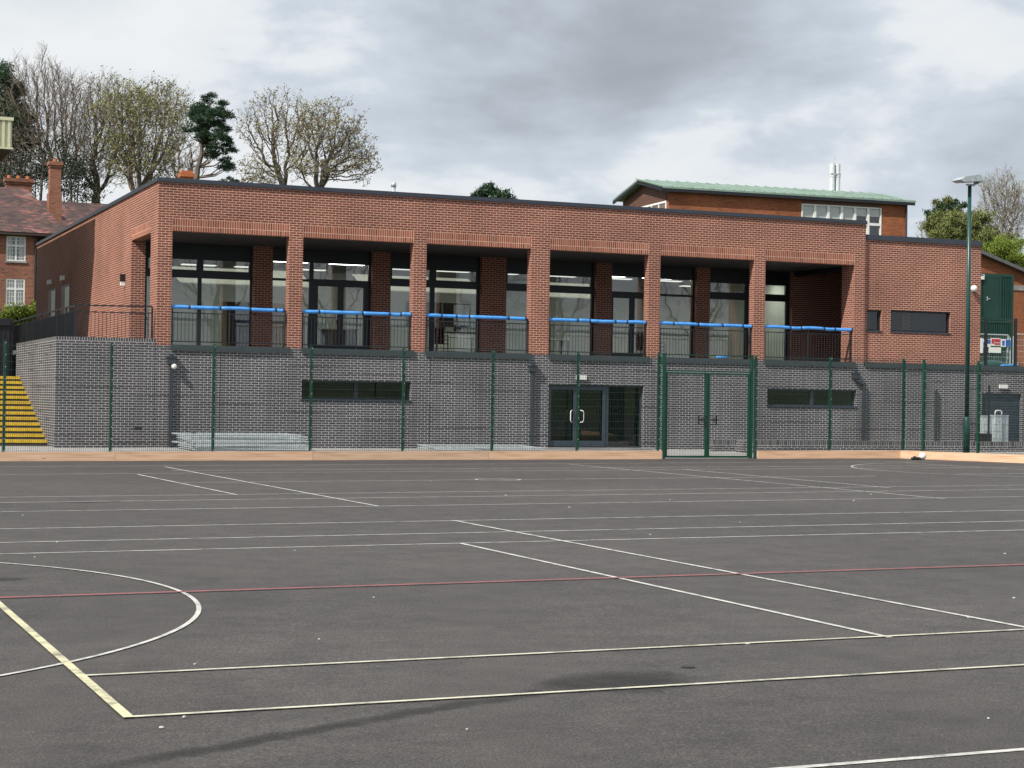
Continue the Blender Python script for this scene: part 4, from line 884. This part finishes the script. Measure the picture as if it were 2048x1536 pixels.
q = MB(); q.box(45.2, 45.84, 33.83, 34.17, 14.72, 14.8); q.tube([(45.5, 34, 14.8), (45.5, 34, 15.7)], .015, 5); q.build('clamp', M_galv, fl)
q = MB(); q.tube([(14.17, 20, 7.7), (14.17, 20, 10.88)], .1, 12); q.tube([(14.17, 20, 10.7), (14.17, 20, 10.9)], .115, 12); one(q, 'vent_pipe', M_galv, (14.17, 20, 7.7), 'single pale vent pipe rising from the flat roof', 'vent pipe', smooth=True)

# ------------------------------------------------------------------ far right: gabled shed, containers, barriers
gs = thing('gabled_hall', (60, 40, 4), 'orange brick gabled hall with a dark sloping roof behind the green containers', 'building')
GYY = 40.0; a = at(1955, 508, GYY); b = at(2048, 548, GYY); sl = (b.z-a.z)/(b.x-a.x); xl = a.x-6; xr = a.x+14
q = MB(); q.face([(xl, GYY, 3), (xr, GYY, 3), (xr, GYY, a.z+sl*(xr-a.x)), (a.x-1.5, GYY, a.z-sl*1.5), (xl, GYY, a.z-sl*1.5+sl*(a.x-1.5-xl))]); q.face([(xr, GYY, 3), (xr, GYY+12, 3), (xr, GYY+12, a.z+sl*(xr-a.x)), (xr, GYY, a.z+sl*(xr-a.x))])
q.build('wall', M_orange, gs)
q = MB(); A = Vector((a.x-1.5, GYY-.4, a.z-sl*1.5+.02)); B = Vector((xr+.5, GYY-.4, a.z+sl*(xr+.5-a.x)+.02)); D = Vector((0, 12.8, 0)); H = Vector((0, 0, .22))
q.face([A+H, B+H, B+H+D, A+H+D]); q.face([A, B, B+H, A+H]); q.face([A+D, B+D, B, A]); C = Vector((xl, GYY-.4, a.z-sl*1.5+sl*(a.x-1.5-xl))); q.face([C+H, A+H, A+H+D, C+H+D]); q.face([C, A, A+H, C+H]); q.build('roof', M_roof, gs)
q = MB(); z = at(2040, 576, GYY).z; q.box(a.x, xr, GYY-.05, GYY-.001, z-.16, z+.16); q.build('concrete_band', M_conc, gs)
def container(z0, h, label, door):
    Y = 32.0; x0, x1 = 51.0, at(2027, 590, Y).x; t = thing('site_container', ((x0+x1)/2, Y, z0), label, 'container', 'stacked green site containers'); q = MB()
    q.box(x0, x1, Y+.06, Y+6, z0+.02, z0+h-.02); q.build('body', M_cont, t)
    q = MB(); n = 34
    for k in range(n):
        x = x0+.1+(x1-x0-.2)*k/n
        if door and at(1969, 600, Y).x < x < at(2000, 600, Y).x: continue
        q.box(x, x+.085, Y+.02, Y+.06, z0+.16, z0+h-.16)
    q.build('corrugation', M_cont, t)
    q = MB(); q.box(x0, x1, Y, Y+.1, z0, z0+.15); q.box(x0, x1, Y, Y+.1, z0+h-.15, z0+h); q.box(x1-.15, x1, Y-.005, Y+.12, z0, z0+h); q.box(x0, x0+.15, Y-.005, Y+.12, z0, z0+h); q.build('frame', M_cont, t)
    if door:
        d0, d1 = at(1972, 600, Y).x, at(1998, 600, Y).x; zt = z0+h-.28
        q = MB(); q.box(d0, d1, Y+.0, Y+.06, z0+.16, zt); o = q.build('door', M_cont, t); q = MB(); q.box(d0+.03, d0+.09, Y-.04, Y, z0+1.1, z0+1.35); q.box(d0+.03, d0+.25, Y-.06, Y-.03, z0+1.2, z0+1.24); q.build('handle', M_steel, o)
        q = MB(); q.box(d0-.14, d0-.02, Y-.01, Y+.08, z0+.16, zt+.1); q.box(d1+.02, d1+.14, Y-.01, Y+.08, z0+.16, zt+.1); q.box(d0-.14, d1+.14, Y-.012, Y+.08, zt+.01, zt+.12); q.build('door_frame', M_cont, t)
container(at(1990, 640, 32).z, 2.7, 'upper green site container with a plain green door', True); container(at(1990, 640, 32).z-2.68, 2.66, 'lower green site container half hidden by barriers', False)
a, b = at(1956, 548, 31.9), at(1969, 559, 31.9); t = thing('site_sign', (a.x, 31.9, b.z), 'small white notice at the top left corner of the upper container', 'sign')
q = MB(); q.box(a.x, b.x, 31.9, 31.93, b.z, a.z); q.build('board', M_white, t); q = MB(); q.box(a.x+.1, b.x-.08, 31.89, 31.9, b.z+.22, b.z+.28); q.build('printed_mark', M_black, t)
UZ = 3.0
t0 = None
bars = [('nearest upright wire barrier carrying safety notices on the upper terrace', 1952, 2020), ('upright wire barrier cut off by the right picture edge', 2026, 2094)]
for lab, pa, pb in bars:
    Y = 22.0; a, b = at(pa, 735, Y), at(pb, 735, Y); zt = at(pa, 668, Y).z; t = thing('wire_barrier', (a.x, Y, UZ), lab, 'barrier', 'upright barriers on the upper terrace')
    q = MB(); q.tube([(a.x, Y, UZ), (a.x, Y, zt-.15), (a.x+.15, Y, zt), (b.x-.15, Y, zt), (b.x, Y, zt-.15), (b.x, Y, UZ)], .03, 6); q.build('frame', M_galv, t)
    q = MB()
    for k in range(1, 20): x = a.x+(b.x-a.x)*k/20; q.tube([(x, Y, UZ), (x, Y, zt)], .005, 3, False)
    for k in range(1, 8): z = UZ+(zt-UZ)*k/8; q.tube([(a.x, Y, z), (b.x, Y, z)], .006, 3, False)
    q.build('mesh_infill', M_galv, t)
    for dx in (.25, .4):
        q = MB(); q.tube([(b.x+dx-.35, Y+dx, UZ), (b.x+dx-.2, Y+dx, zt-.1), (b.x+dx-.3, Y+dx, zt)], .03, 6); q.build('spare_frame', M_galv, t)
def notice(px0, px1, py0, py1, label, marks):
    Y = 21.93; a, b = at(px0, py0, Y), at(px1, py1, Y); t = thing('safety_notice', (a.x, Y, b.z), label, 'sign', 'notices on the wire barrier'); q = MB(); q.box(a.x, b.x, Y, Y+.02, b.z, a.z); q.build('board', M_white, t)
    for (u0, u1, v0, v1, mt) in marks:
        q = MB(); q.box(a.x+(b.x-a.x)*u0, a.x+(b.x-a.x)*u1, Y-.012, Y-.001, b.z+(a.z-b.z)*v0, b.z+(a.z-b.z)*v1); q.build('printed_mark', mt, t)
notice(1956, 1966, 676, 706, 'plain white sheet at the left end of the wire barrier', [])
notice(1966, 1981, 678, 694, 'white notice with two blue blocks on the wire barrier', [(.05, .5, .1, .6, M_sblue), (.55, .95, .45, .95, M_sblue)])
notice(1982, 2001, 676, 692, 'white notice with red bands on the wire barrier', [(.05, .3, .3, .9, M_sred), (.35, .95, .5, .9, M_sred), (.35, .95, .15, .38, M_sred)])
notice(2002, 2021, 678, 694, 'white and blue notice with a round symbol on the wire barrier', [(.5, .97, .05, .95, M_sblue), (.12, .36, .2, .8, M_sblue)])
notice(1978, 2002, 694, 706, 'lower white board hung beneath the coloured notices', [])
for px, lab in ((1971, 'dark slim post left of the two above the terrace edge'), (2030, 'dark slim post right of the two above the terrace edge')):
    p = at(px, 730, 6); zt = at(px, 637, 6).z; q = MB(); q.bar((p.x, 6, UZ), (p.x, 6, zt), .1, .1); one(q, 'terrace_post', M_rail, (p.x, 6, UZ), lab, 'post', 'dark posts at the terrace edge')
a = at(1962, 730, 10); b = at(2010, 712, 10); q = MB(); q.sphere(((a.x+b.x)/2, 10, UZ+.3), .5, 10, 7, (1.6, .8, .6)); q.sphere((b.x-.2, 9.8, UZ+.2), .4, 9, 6, (1, .8, .5)); one(q, 'tarpaulin_heap', M_cont, (a.x, 10, UZ), 'dark green tarpaulin heap below the safety notices', 'tarpaulin')
q = MB(); q.tube([(b.x-.6, 9.5, UZ+.35), (b.x+.3, 9.5, UZ+.4)], .05, 8); one(q, 'blue_pipe', M_blue, (b.x, 9.5, UZ+.3), 'short blue pipe lying below the wire barrier', 'pipe')

# ------------------------------------------------------------------ trees
def bare_tree(loc, base_h, blobs, seed, label, group=None, bark=M_bark, bud=None, nbud=0, stems=3, dens=1.0, tr=.3, twigs=2, lift=.25, budsize=.085, step=.2, kill=.3, name='bare_tree', twl=.55, gap=1.0, dk=85):
    # branches grow towards points scattered through the crown (blobs = centre, radii relative to loc), then carry fine twigs
    rg = np.random.default_rng(seed); r = random.Random(seed); A = []
    for (c, rad) in blobs:
        n = int(dens*dk*rad[0]*rad[1]*rad[2]); d = rg.normal(size=(n, 3)); d /= np.linalg.norm(d, axis=1)[:, None]
        lump = 1+.17*np.sin(3.1*d@rg.normal(size=3)+rg.random()*6)+.13*np.sin(5.7*d@rg.normal(size=3)+rg.random()*6)
        A.append(np.array(c)+d*np.array(rad)*(rg.random((n, 1))**.5)*(1+.22*rg.random((n, 1))**2)*lump[:, None])
    A = np.concatenate(A); V_ = A[rg.choice(len(A), 9)]; vr = np.array([b[1][0] for b in blobs]).max()*rg.uniform(.16, .34, 9)
    A = A[np.all(np.linalg.norm(A[:, None]-V_[None], axis=2) > vr, axis=1)]; P = [np.array((0., 0., -.5))]; par = [-1]; h = base_h
    while P[-1][2] < h: P.append(P[-1]+np.array((r.uniform(-.06, .06), r.uniform(-.06, .06), step))); par.append(len(P)-2)
    fork = len(P)-1
    for k in range(stems):                                         # several leaders from the fork, with gentle bends
        a = 2*math.pi*k/stems+r.uniform(-.5, .5); ti = r.uniform(.25, .6)*gap; d = np.array((math.cos(a)*math.sin(ti), math.sin(a)*math.sin(ti), math.cos(ti))); prev = fork; p = P[fork]
        for q in range(int(r.uniform(8, 14))):
            d = d+rg.normal(size=3)*.13+np.array((0, 0, .06)); d /= np.linalg.norm(d); p = p+d*step; P.append(p); par.append(prev); prev = len(P)-1
    P = np.array(P); alive = np.ones(len(A), bool); best = np.full(len(A), 1e9); bi = np.zeros(len(A), int)
    def upd(i0):
        for q in range(i0, len(P)):
            dd = np.linalg.norm(A-P[q], axis=1); m_ = dd < best; best[m_] = dd[m_]; bi[m_] = q
    upd(fork)
    for it in range(110):
        alive &= best > kill
        idx = np.nonzero(alive & (best < 5.0))[0]
        if len(idx) < 3: break
        acc = {}
        for q in idx: v = A[q]-P[bi[q]]; acc.setdefault(bi[q], []).append(v/np.linalg.norm(v))
        new = []; 
        for b, vs in acc.items():
            v = np.sum(vs, axis=0)/len(vs)+rg.normal(size=3)*.22+np.array((0, 0, lift)); L_ = np.linalg.norm(v)
            if L_ < 1e-6: continue
            new.append(P[b]+v/L_*step); par.append(b)
        i0 = len(P); P = np.concatenate([P, np.array(new)]); upd(i0)
    N = len(P); ch = [[] for _ in range(N)]
    for i in range(1, N): ch[par[i]].append(i)
    w = np.zeros(N)
    for i in range(N-1, -1, -1): w[i] = 1.0 if not ch[i] else sum(w[c] for c in ch[i])
    rad = np.maximum(.010, tr*(w/w[1])**.53); q = MB(); LV = Vector(loc); tips = []
    st = [(0, None)]
    while st:
        i, pre = st.pop(); line = [P[pre]] if pre is not None else []; rr = [rad[i]] if pre is not None else []
        while True:
            line.append(P[i]); rr.append(rad[i]); c = ch[i]
            if not c: tips.append((P[i], P[i]-P[par[i]])); break
            c = sorted(c, key=lambda k: -w[k])
            for k in c[1:]: st.append((k, i))
            i = c[0]
        if len(line) > 1: q.tube([LV+Vector(v) for v in line], rr, 6 if rr[0] > .1 else 4 if rr[0] > .04 else 3, False)
    ends = []
    for i in range(fork, N):
        if rad[i] > .035: continue
        for k in range(twigs):
            d = Vector(P[i]-P[par[i]]).normalized(); d = (d+Vector((r.gauss(0, .6), r.gauss(0, .6), r.gauss(.3, .5)))).normalized(); L_ = twl*r.uniform(.6, 1.5); a = LV+Vector(P[i]); b = a+d*L_*.5; c = b+(d+Vector((r.gauss(0, .35), r.gauss(0, .35), .25))).normalized()*L_*.5
            q.tube([a, b, c], [.010, .009, .006], 3, False); ends.append(c)
    t = thing(name, loc, label, 'tree', group); q.build('branches', bark, t)
    if bud:
        q = MB()
        for i in range(nbud): leafquad(q, ends[r.randrange(len(ends))]+Vector((r.gauss(0, .1), r.gauss(0, .1), r.gauss(0, .1))), budsize*r.uniform(.5, 1.2), r)
        q.build('buds', bud, t)
    return t
def leafquad(q, p, s, r):
    a = Vector((r.gauss(0, 1), r.gauss(0, 1), r.gauss(0, 1))).normalized(); b = a.orthogonal().normalized(); c = a.cross(b); k = len(q.v)
    for w in (p-b*s, p+c*s*.45, p+b*s, p-c*s*.45): q.v.append(tuple(w))
    q.f.append((k, k+1, k+2, k+3)); q.mi.append(0); q.uv += [(0, 0)]*4
def leafy(q, c, rad, n, s, r, sq=(1, 1, 1)):
    for i in range(n):
        d = Vector((r.gauss(0, 1), r.gauss(0, 1), r.gauss(0, 1)))*rad*.55; leafquad(q, Vector(c)+Vector((d.x*sq[0], d.y*sq[1], d.z*sq[2])), s*r.uniform(.6, 1.3), r)
def ground_z(Y): return 3+2.5*(Y-24)/36 if Y < 60 else 5.5+3.5*(Y-60)/1440
def tree_px(px, fork_y, Y, blobs, seed, label, group='bare trees behind the roof', **k):
    k1 = (Y-CP.y)/math.cos(YAW)/F*1.0; p = at(px, fork_y, Y); g = ground_z(Y); B = []
    for (x, y, rx, ry) in blobs: c = at(x, y, Y); B.append(((c.x-p.x, 0, c.z-g), (rx*k1, rx*k1*.9, ry*k1)))
    return bare_tree((p.x, Y, g), p.z-g, B, seed, label, group, **k)
tree_px(100, 380, 72, [(92, 220, 70, 84), (100, 300, 70, 52)], 3, 'tall bare tree behind the tall chimney, leftmost of the leafless row', stems=6, dens=1.3, lift=.5, tr=.34, gap=.7)
tree_px(212, 400, 76, [(195, 240, 62, 72), (205, 310, 60, 52)], 12, 'bare tree with twisting limbs left of the budding tree', stems=4, bark=M_bark2, dens=1.1, lift=.35, bud=M_bud, nbud=3500, tr=.32, gap=.8)
tree_px(272, 400, 70, [(290, 246, 76, 70), (285, 312, 66, 46)], 21, 'broad budding tree with olive tinted crown left of the pine', stems=6, dens=1.35, lift=.35, bud=M_budg, nbud=14000, tr=.36, gap=.9)
tree_px(570, 400, 74, [(535, 262, 56, 66), (590, 268, 42, 62), (520, 345, 45, 26)], 44, 'tall open bare tree with sinuous stems right of the pine', stems=4, bark=M_bark2, dens=.75, lift=.25, bud=M_bud, nbud=4500, tr=.3, kill=.46, gap=.7)
tree_px(645, 395, 70, [(660, 272, 62, 58), (690, 322, 58, 40), (620, 330, 40, 36)], 57, 'wide spreading budding tree, rightmost of the leafless row', stems=6, dens=1.05, lift=.12, bud=M_bud, nbud=9000, bark=M_bark2, tr=.34, gap=1.3, kill=.37)
tree_px(25, 420, 82, [(25, 285, 48, 75)], 71, 'bare tree at the left picture edge behind the cream building', stems=4, dens=1.0, lift=.4)
tree_px(365, 420, 84, [(365, 330, 45, 45)], 73, 'low bare tree partly behind the pine and the parapet', stems=4, dens=1.0, lift=.2)
tree_px(480, 420, 86, [(500, 370, 45, 30)], 75, 'low twiggy tree between the pine and the open bare tree', stems=4, dens=1.1, lift=.2, bark=M_barkp)
# scots pine built from needle clumps on limbs
PY = 64.0; pb_ = at(392, 365, PY); g = ground_z(PY)
pt = thing('pine_tree', (pb_.x, PY, g), 'dark green pine with clumped foliage and a bare curved trunk', 'tree'); r = random.Random(5)
tk = [Vector((pb_.x-.2, PY, g))]+[at(x, y, PY) for x, y in ((393, 356), (396, 335), (403, 310), (404, 285), (402, 260), (408, 235), (420, 205))]
q = MB(); q.tube(tk, [.24, .19, .17, .15, .13, .11, .08, .04], 8, False)
CL = [(424, 203, 15), (410, 215, 16), (432, 218, 15), (397, 222, 14), (416, 232, 20), (440, 232, 15), (400, 240, 16), (428, 248, 18), (452, 236, 10), (392, 214, 8), (410, 258, 15), (444, 256, 12), (436, 268, 10), (385, 262, 9), (398, 274, 12), (430, 280, 15), (446, 286, 13), (455, 280, 7), (414, 284, 10), (420, 304, 12), (438, 308, 14), (452, 304, 9), (444, 322, 10), (456, 333, 9), (440, 334, 8), (425, 312, 9), (448, 342, 7), (380, 258, 7), (412, 222, 14), (420, 268, 13), (405, 248, 13), (390, 232, 12), (424, 292, 10), (400, 264, 10)]
nd = MB()
for x, y, s in CL:
    c = at(x, y, PY); c.y += r.uniform(-1.2, 1.2); rad = s/29.0
    ti = min(range(len(tk)), key=lambda i: abs(tk[i].z-(c.z-.7))); q.tube([tk[ti], tk[ti].lerp(c, .6)+Vector((0, 0, -.2)), c], [.07, .045, .02], 4, False)
    for sc_ in range(6):
        c2 = c+Vector((r.gauss(0, .55), r.gauss(0, .55), r.gauss(0, .4)))*rad; sr = rad*r.uniform(.3, .55)
        for k in range(int(95*(s/14)**1.5)):
            d = Vector((r.gauss(0, 1), r.gauss(0, 1), r.gauss(0, 1))).normalized(); d2 = d*sr*r.random()**.4; p = c2+Vector((d2.x*1.35, d2.y*1.35, d2.z*.6))
            dd = (d+Vector((r.gauss(0, .6), r.gauss(0, .6), .55))).normalized()*r.uniform(.14, .32); w = dd.cross(Vector((r.gauss(0, 1), r.gauss(0, 1), r.gauss(0, 1)))).normalized()*.03
            nd.face([p-w, p+w, p+dd], [(0, 0)]*3)
q.build('trunk', M_bark2, pt); nd.build('needles', M_pine, pt)
def evergreen(loc, clumps, label, mat, name='evergreen_tree', seed=1, s=.085, dens=1.0, cat='tree', group=None, trunk=True):
    t = thing(name, loc, label, cat, group); r = random.Random(seed); q = MB()
    for c, rad, n in clumps:
        for k in range(5):
            cc = Vector(c)+Vector((r.gauss(0, rad*.6), r.gauss(0, rad*.6), r.gauss(0, rad*.5))); leafy(q, cc, rad*r.uniform(.4, .8), int(n*dens/5), s, r, (1, 1, .8))
    q.build('foliage', mat, t)
    if trunk:
        q = MB(); top = max(clumps, key=lambda c: c[0][2])[0]; L0 = Vector(loc); q.tube([L0-Vector((0, 0, .5)), L0.lerp(Vector(top), .5), Vector(top)], [.22, .14, .04], 7, False)
        for c, rad, n in clumps: b0 = L0.lerp(Vector(top), .45); q.tube([b0, Vector(c)], [.07, .02], 4, False)
        q.build('trunk', M_bark2, t)
    return t
def clump_px(lst, Y, jit, seed):
    r = random.Random(seed); o = []
    for x, y, s in lst: c = at(x, y, Y); c.y += r.uniform(-jit, jit); o.append((c, 1.45*s/(F/(Y+60)), int(150*s)))
    return o
def gpt(px, Y): p = at(px, 700, Y); return (p.x, Y, ground_z(Y))
evergreen(gpt(12, 74), clump_px([(8, 150, 16), (14, 170, 18), (5, 190, 20), (22, 205, 20), (8, 225, 22), (28, 240, 18), (12, 255, 22), (35, 175, 8), (2, 280, 24), (30, 285, 18)], 74, 1.5, 3), 'dark conifer at the left picture edge above the cream building', M_pine, seed=4)
evergreen(gpt(60, 62), clump_px([(20, 330, 22), (45, 320, 22), (70, 335, 22), (85, 310, 20), (35, 350, 22), (60, 360, 20), (12, 360, 20), (88, 345, 18)], 62, 1.5, 6), 'dark evergreen mass behind the left chimney stack', M_ever, seed=6, dens=.2)
evergreen(gpt(148, 60), clump_px([(140, 322, 14), (150, 335, 18), (135, 345, 18), (165, 350, 18), (150, 362, 20), (172, 368, 14), (130, 370, 18)], 60, 1.5, 9), 'dark evergreen right of the tall chimney above the tiled roof', M_ever, seed=9, dens=.22)
evergreen(gpt(983, 62), clump_px([(983, 380, 8), (970, 388, 10), (996, 388, 10), (983, 394, 12), (958, 395, 8), (1010, 395, 8)], 62, .8, 11), 'dark conifer top just showing above the middle of the roof', M_pine, seed=12, s=.08)
evergreen(gpt(420, 60), clump_px([(452, 362, 5), (462, 368, 6), (440, 368, 5), (474, 370, 5)], 60, .5, 15), 'small dark evergreen tip above the parapet right of the pine', M_pine, seed=15, s=.07)
# right-hand group
tree_px(2000, 500, 62, [(2010, 412, 56, 66), (2005, 465, 40, 40)], 88, 'rounded bare tree with upright fan of branches at the far right', None, bark=M_bark, stems=9, dens=1.9, lift=.7, bud=M_budg, nbud=1500, tr=.24, gap=.8)
evergreen(gpt(1905, 58), clump_px([(1905, 418, 12), (1925, 425, 16), (1895, 432, 14), (1915, 445, 20), (1940, 445, 20), (1885, 455, 14), (1905, 465, 20), (1935, 470, 22), (1960, 460, 18), (1880, 472, 14), (1960, 480, 18)]+[(x, 440+.0*x+18*((x//13) % 3)+8, 13) for x in range(1872, 1985, 9)]+[(x, 476, 14) for x in range(1866, 1990, 12)], 58, 1.5, 20), 'ivy covered olive green tree behind the lamp post', M_ivy, seed=21, s=.07)
evergreen(gpt(1893, 61), clump_px([(1902, 408, 9), (1890, 415, 9), (1882, 428, 10), (1876, 445, 10), (1866, 460, 9), (1895, 425, 10), (1915, 412, 8)], 61, .8, 23), 'ragged dark cedar left of the ivy covered tree', M_pine, seed=24, s=.09)
evergreen(gpt(2000, 52), clump_px([(1965, 495, 14), (1985, 500, 16), (2005, 505, 18), (2030, 512, 20), (2050, 510, 22), (1975, 512, 14), (2020, 528, 18), (2048, 535, 18), (2000, 490, 14), (2035, 492, 16)]+[(x, 500+(x-1960)*.3, 12) for x in range(1958, 2060, 10)]+[(x, 520+(x-1960)*.35, 14) for x in range(1958, 2060, 12)], 52, 1.2, 26), 'bright yellow green shrub bank above the dark sloping roof', M_shrub, 'shrub', 27, s=.06, cat='shrub')
tree_px(1842, 500, 66, [(1842, 468, 20, 26)], 91, 'thin twiggy pinkish tree right of the copper roof block', None, bark=M_barkp, stems=3, dens=1.0, lift=.5, tr=.1)
evergreen(gpt(40, 46), clump_px([(12, 625, 12), (30, 622, 12), (50, 625, 12), (66, 622, 10), (8, 642, 12), (26, 640, 12), (45, 640, 10), (62, 636, 9)], 46, .4, 31), 'yellow green shrub below the old house windows', M_shrub, 'shrub', 32, s=.06, cat='shrub', trunk=False)
# trees behind the viewer, seen only as reflections in the balcony glass
proto = bare_tree((30, -112, 3.4), 4, [((0, 0, 12), (5.5, 5.5, 7.5))], 101, 'bare tree behind the court seen only as a reflection in the glass', 'reflected trees behind the court', bark=M_bark2, stems=5, dens=.9, step=.5, kill=.85, dk=3)
for x, y, s, rz_ in ((44, -120, 1.1, 1), (57, -110, .95, 2.2), (70, -118, 1.15, 3.3), (84, -112, 1.0, 4.1), (98, -121, 1.1, 5.2)):
    c = copy_tree(proto); c.location = (x, y, 3.4); c.scale = (s, s, s); c.rotation_euler = (0, 0, rz_)

# ------------------------------------------------------------------ daylight
sd = Vector((-2.45, -1.0, 2.6)).normalized(); el = math.asin(sd.z); az = math.atan2(sd.x, sd.y)
sl_ = bpy.data.lights.new('sun', 'SUN'); sl_.energy = 5.0; sl_.angle = R(0.6); sl_.color = (1, .95, .86)
so = bpy.data.objects.new('sun', sl_); COL.objects.link(so); so.rotation_euler = (-sd).to_track_quat('-Z', 'Y').to_euler(); so.location = (-40, -30, 50)
w = bpy.data.worlds.new('World'); S.world = w; w.use_nodes = True; n = w.node_tree.nodes; l = w.node_tree.links
bg = n['Background']; bg.inputs['Strength'].default_value = 0.09
sky = n.new('ShaderNodeTexSky'); sky.sky_type = 'NISHITA'; sky.sun_disc = False; sky.sun_elevation = el; sky.sun_rotation = az % (2*math.pi)
tc = n.new('ShaderNodeTexCoord'); sx = n.new('ShaderNodeSeparateXYZ'); l.new(tc.outputs['Generated'], sx.inputs[0])
def mth(op, a, b=None, c=None, clamp=False):
    x = n.new('ShaderNodeMath'); x.operation = op; x.use_clamp = clamp
    for i, v in enumerate((a, b, c)):
        if v is None: continue
        if isinstance(v, (int, float)): x.inputs[i].default_value = v
        else: l.new(v, x.inputs[i])
    return x.outputs[0]
# cloud sheet: project the view direction on a layer above
zc = mth('ADD', mth('MAXIMUM', sx.outputs['Z'], 0.0), 0.15)
cx = mth('DIVIDE', sx.outputs['X'], zc); cy = mth('DIVIDE', sx.outputs['Y'], zc)
cb_ = n.new('ShaderNodeCombineXYZ'); l.new(cx, cb_.inputs[0]); l.new(cy, cb_.inputs[1]); cb_.inputs[2].default_value = 3.1
vs_ = n.new('ShaderNodeMapping'); vs_.inputs['Scale'].default_value = (1, 1, 2.3); l.new(tc.outputs['Generated'], vs_.inputs['Vector'])
def cn(scale, det, ro, w_):
    x = n.new('ShaderNodeTexNoise'); x.noise_dimensions = '4D'; x.inputs['W'].default_value = w_; x.inputs['Scale'].default_value = scale; x.inputs['Detail'].default_value = det; x.inputs['Roughness'].default_value = ro; x.inputs['Distortion'].default_value = .25
    l.new(vs_.outputs[0], x.inputs['Vector']); return x.outputs['Fac']
n1 = cn(3.2, 9, .5, 2.0); n2 = cn(6.5, 9, .52, 7.3)
cov = ramp(n, [(0.20, (0.35, 0.35, 0.35)), (0.44, (1, 1, 1))]); l.new(n1, cov.inputs['Fac'])
shade = ramp(n, [(0.30, (8.6, 8.9, 9.1)), (0.40, (8.0, 8.4, 8.8)), (0.46, (6.3, 6.95, 7.7)), (0.55, (5.3, 5.9, 6.6)), (0.66, (4.2, 4.65, 5.2)), (0.82, (3.4, 3.75, 4.2))]); az_ = mth('ARCTAN2', sx.outputs['X'], sx.outputs['Y']); el_ = sx.outputs['Z']
def bank(a0, e0, wa, we, amp):                                     # a broad bank of thicker or thinner cloud
    u = mth('DIVIDE', mth('SUBTRACT', az_, a0), wa); v = mth('DIVIDE', mth('SUBTRACT', el_, e0), we)
    return mth('MULTIPLY', mth('EXPONENT', mth('MULTIPLY', mth('ADD', mth('MULTIPLY', u, u), mth('MULTIPLY', v, v)), -1.0)), amp)
n3 = cn(17, 7, .55, 11.9)
fac = mth('ADD', mth('ADD', mth('MULTIPLY', n2, .85), mth('MULTIPLY', n1, .6)), mth('MULTIPLY_ADD', n3, .25, -.41))
for bk in ((.46, .165, .17, .035, .13), (.58, .15, .09, .02, .03), (.53, .165, .05, .015, -.10), (.36, .11, .10, .02, -.06), (.66, .20, .07, .03, -.05), (.12, .235, .12, .05, -.10), (.22, .12, .12, .035, -.07), (.70, .12, .08, .05, -.07)): fac = mth('ADD', fac, bank(*bk))
l.new(fac, shade.inputs['Fac'])
mx = n.new('ShaderNodeMix'); mx.data_type = 'RGBA'; l.new(cov.outputs['Color'], mx.inputs[0]); l.new(sky.outputs[0], mx.inputs[6]); l.new(shade.outputs['Color'], mx.inputs[7])
l.new(mx.outputs[2], bg.inputs['Color'])
S.view_settings.view_transform = 'Standard'; S.view_settings.look = 'None'; S.view_settings.exposure = 0.14; S.view_settings.gamma = 1
S.cycles.max_bounces = 8; S.cycles.transparent_max_bounces = 16; S.cycles.caustics_reflective = False; S.cycles.caustics_refractive = False
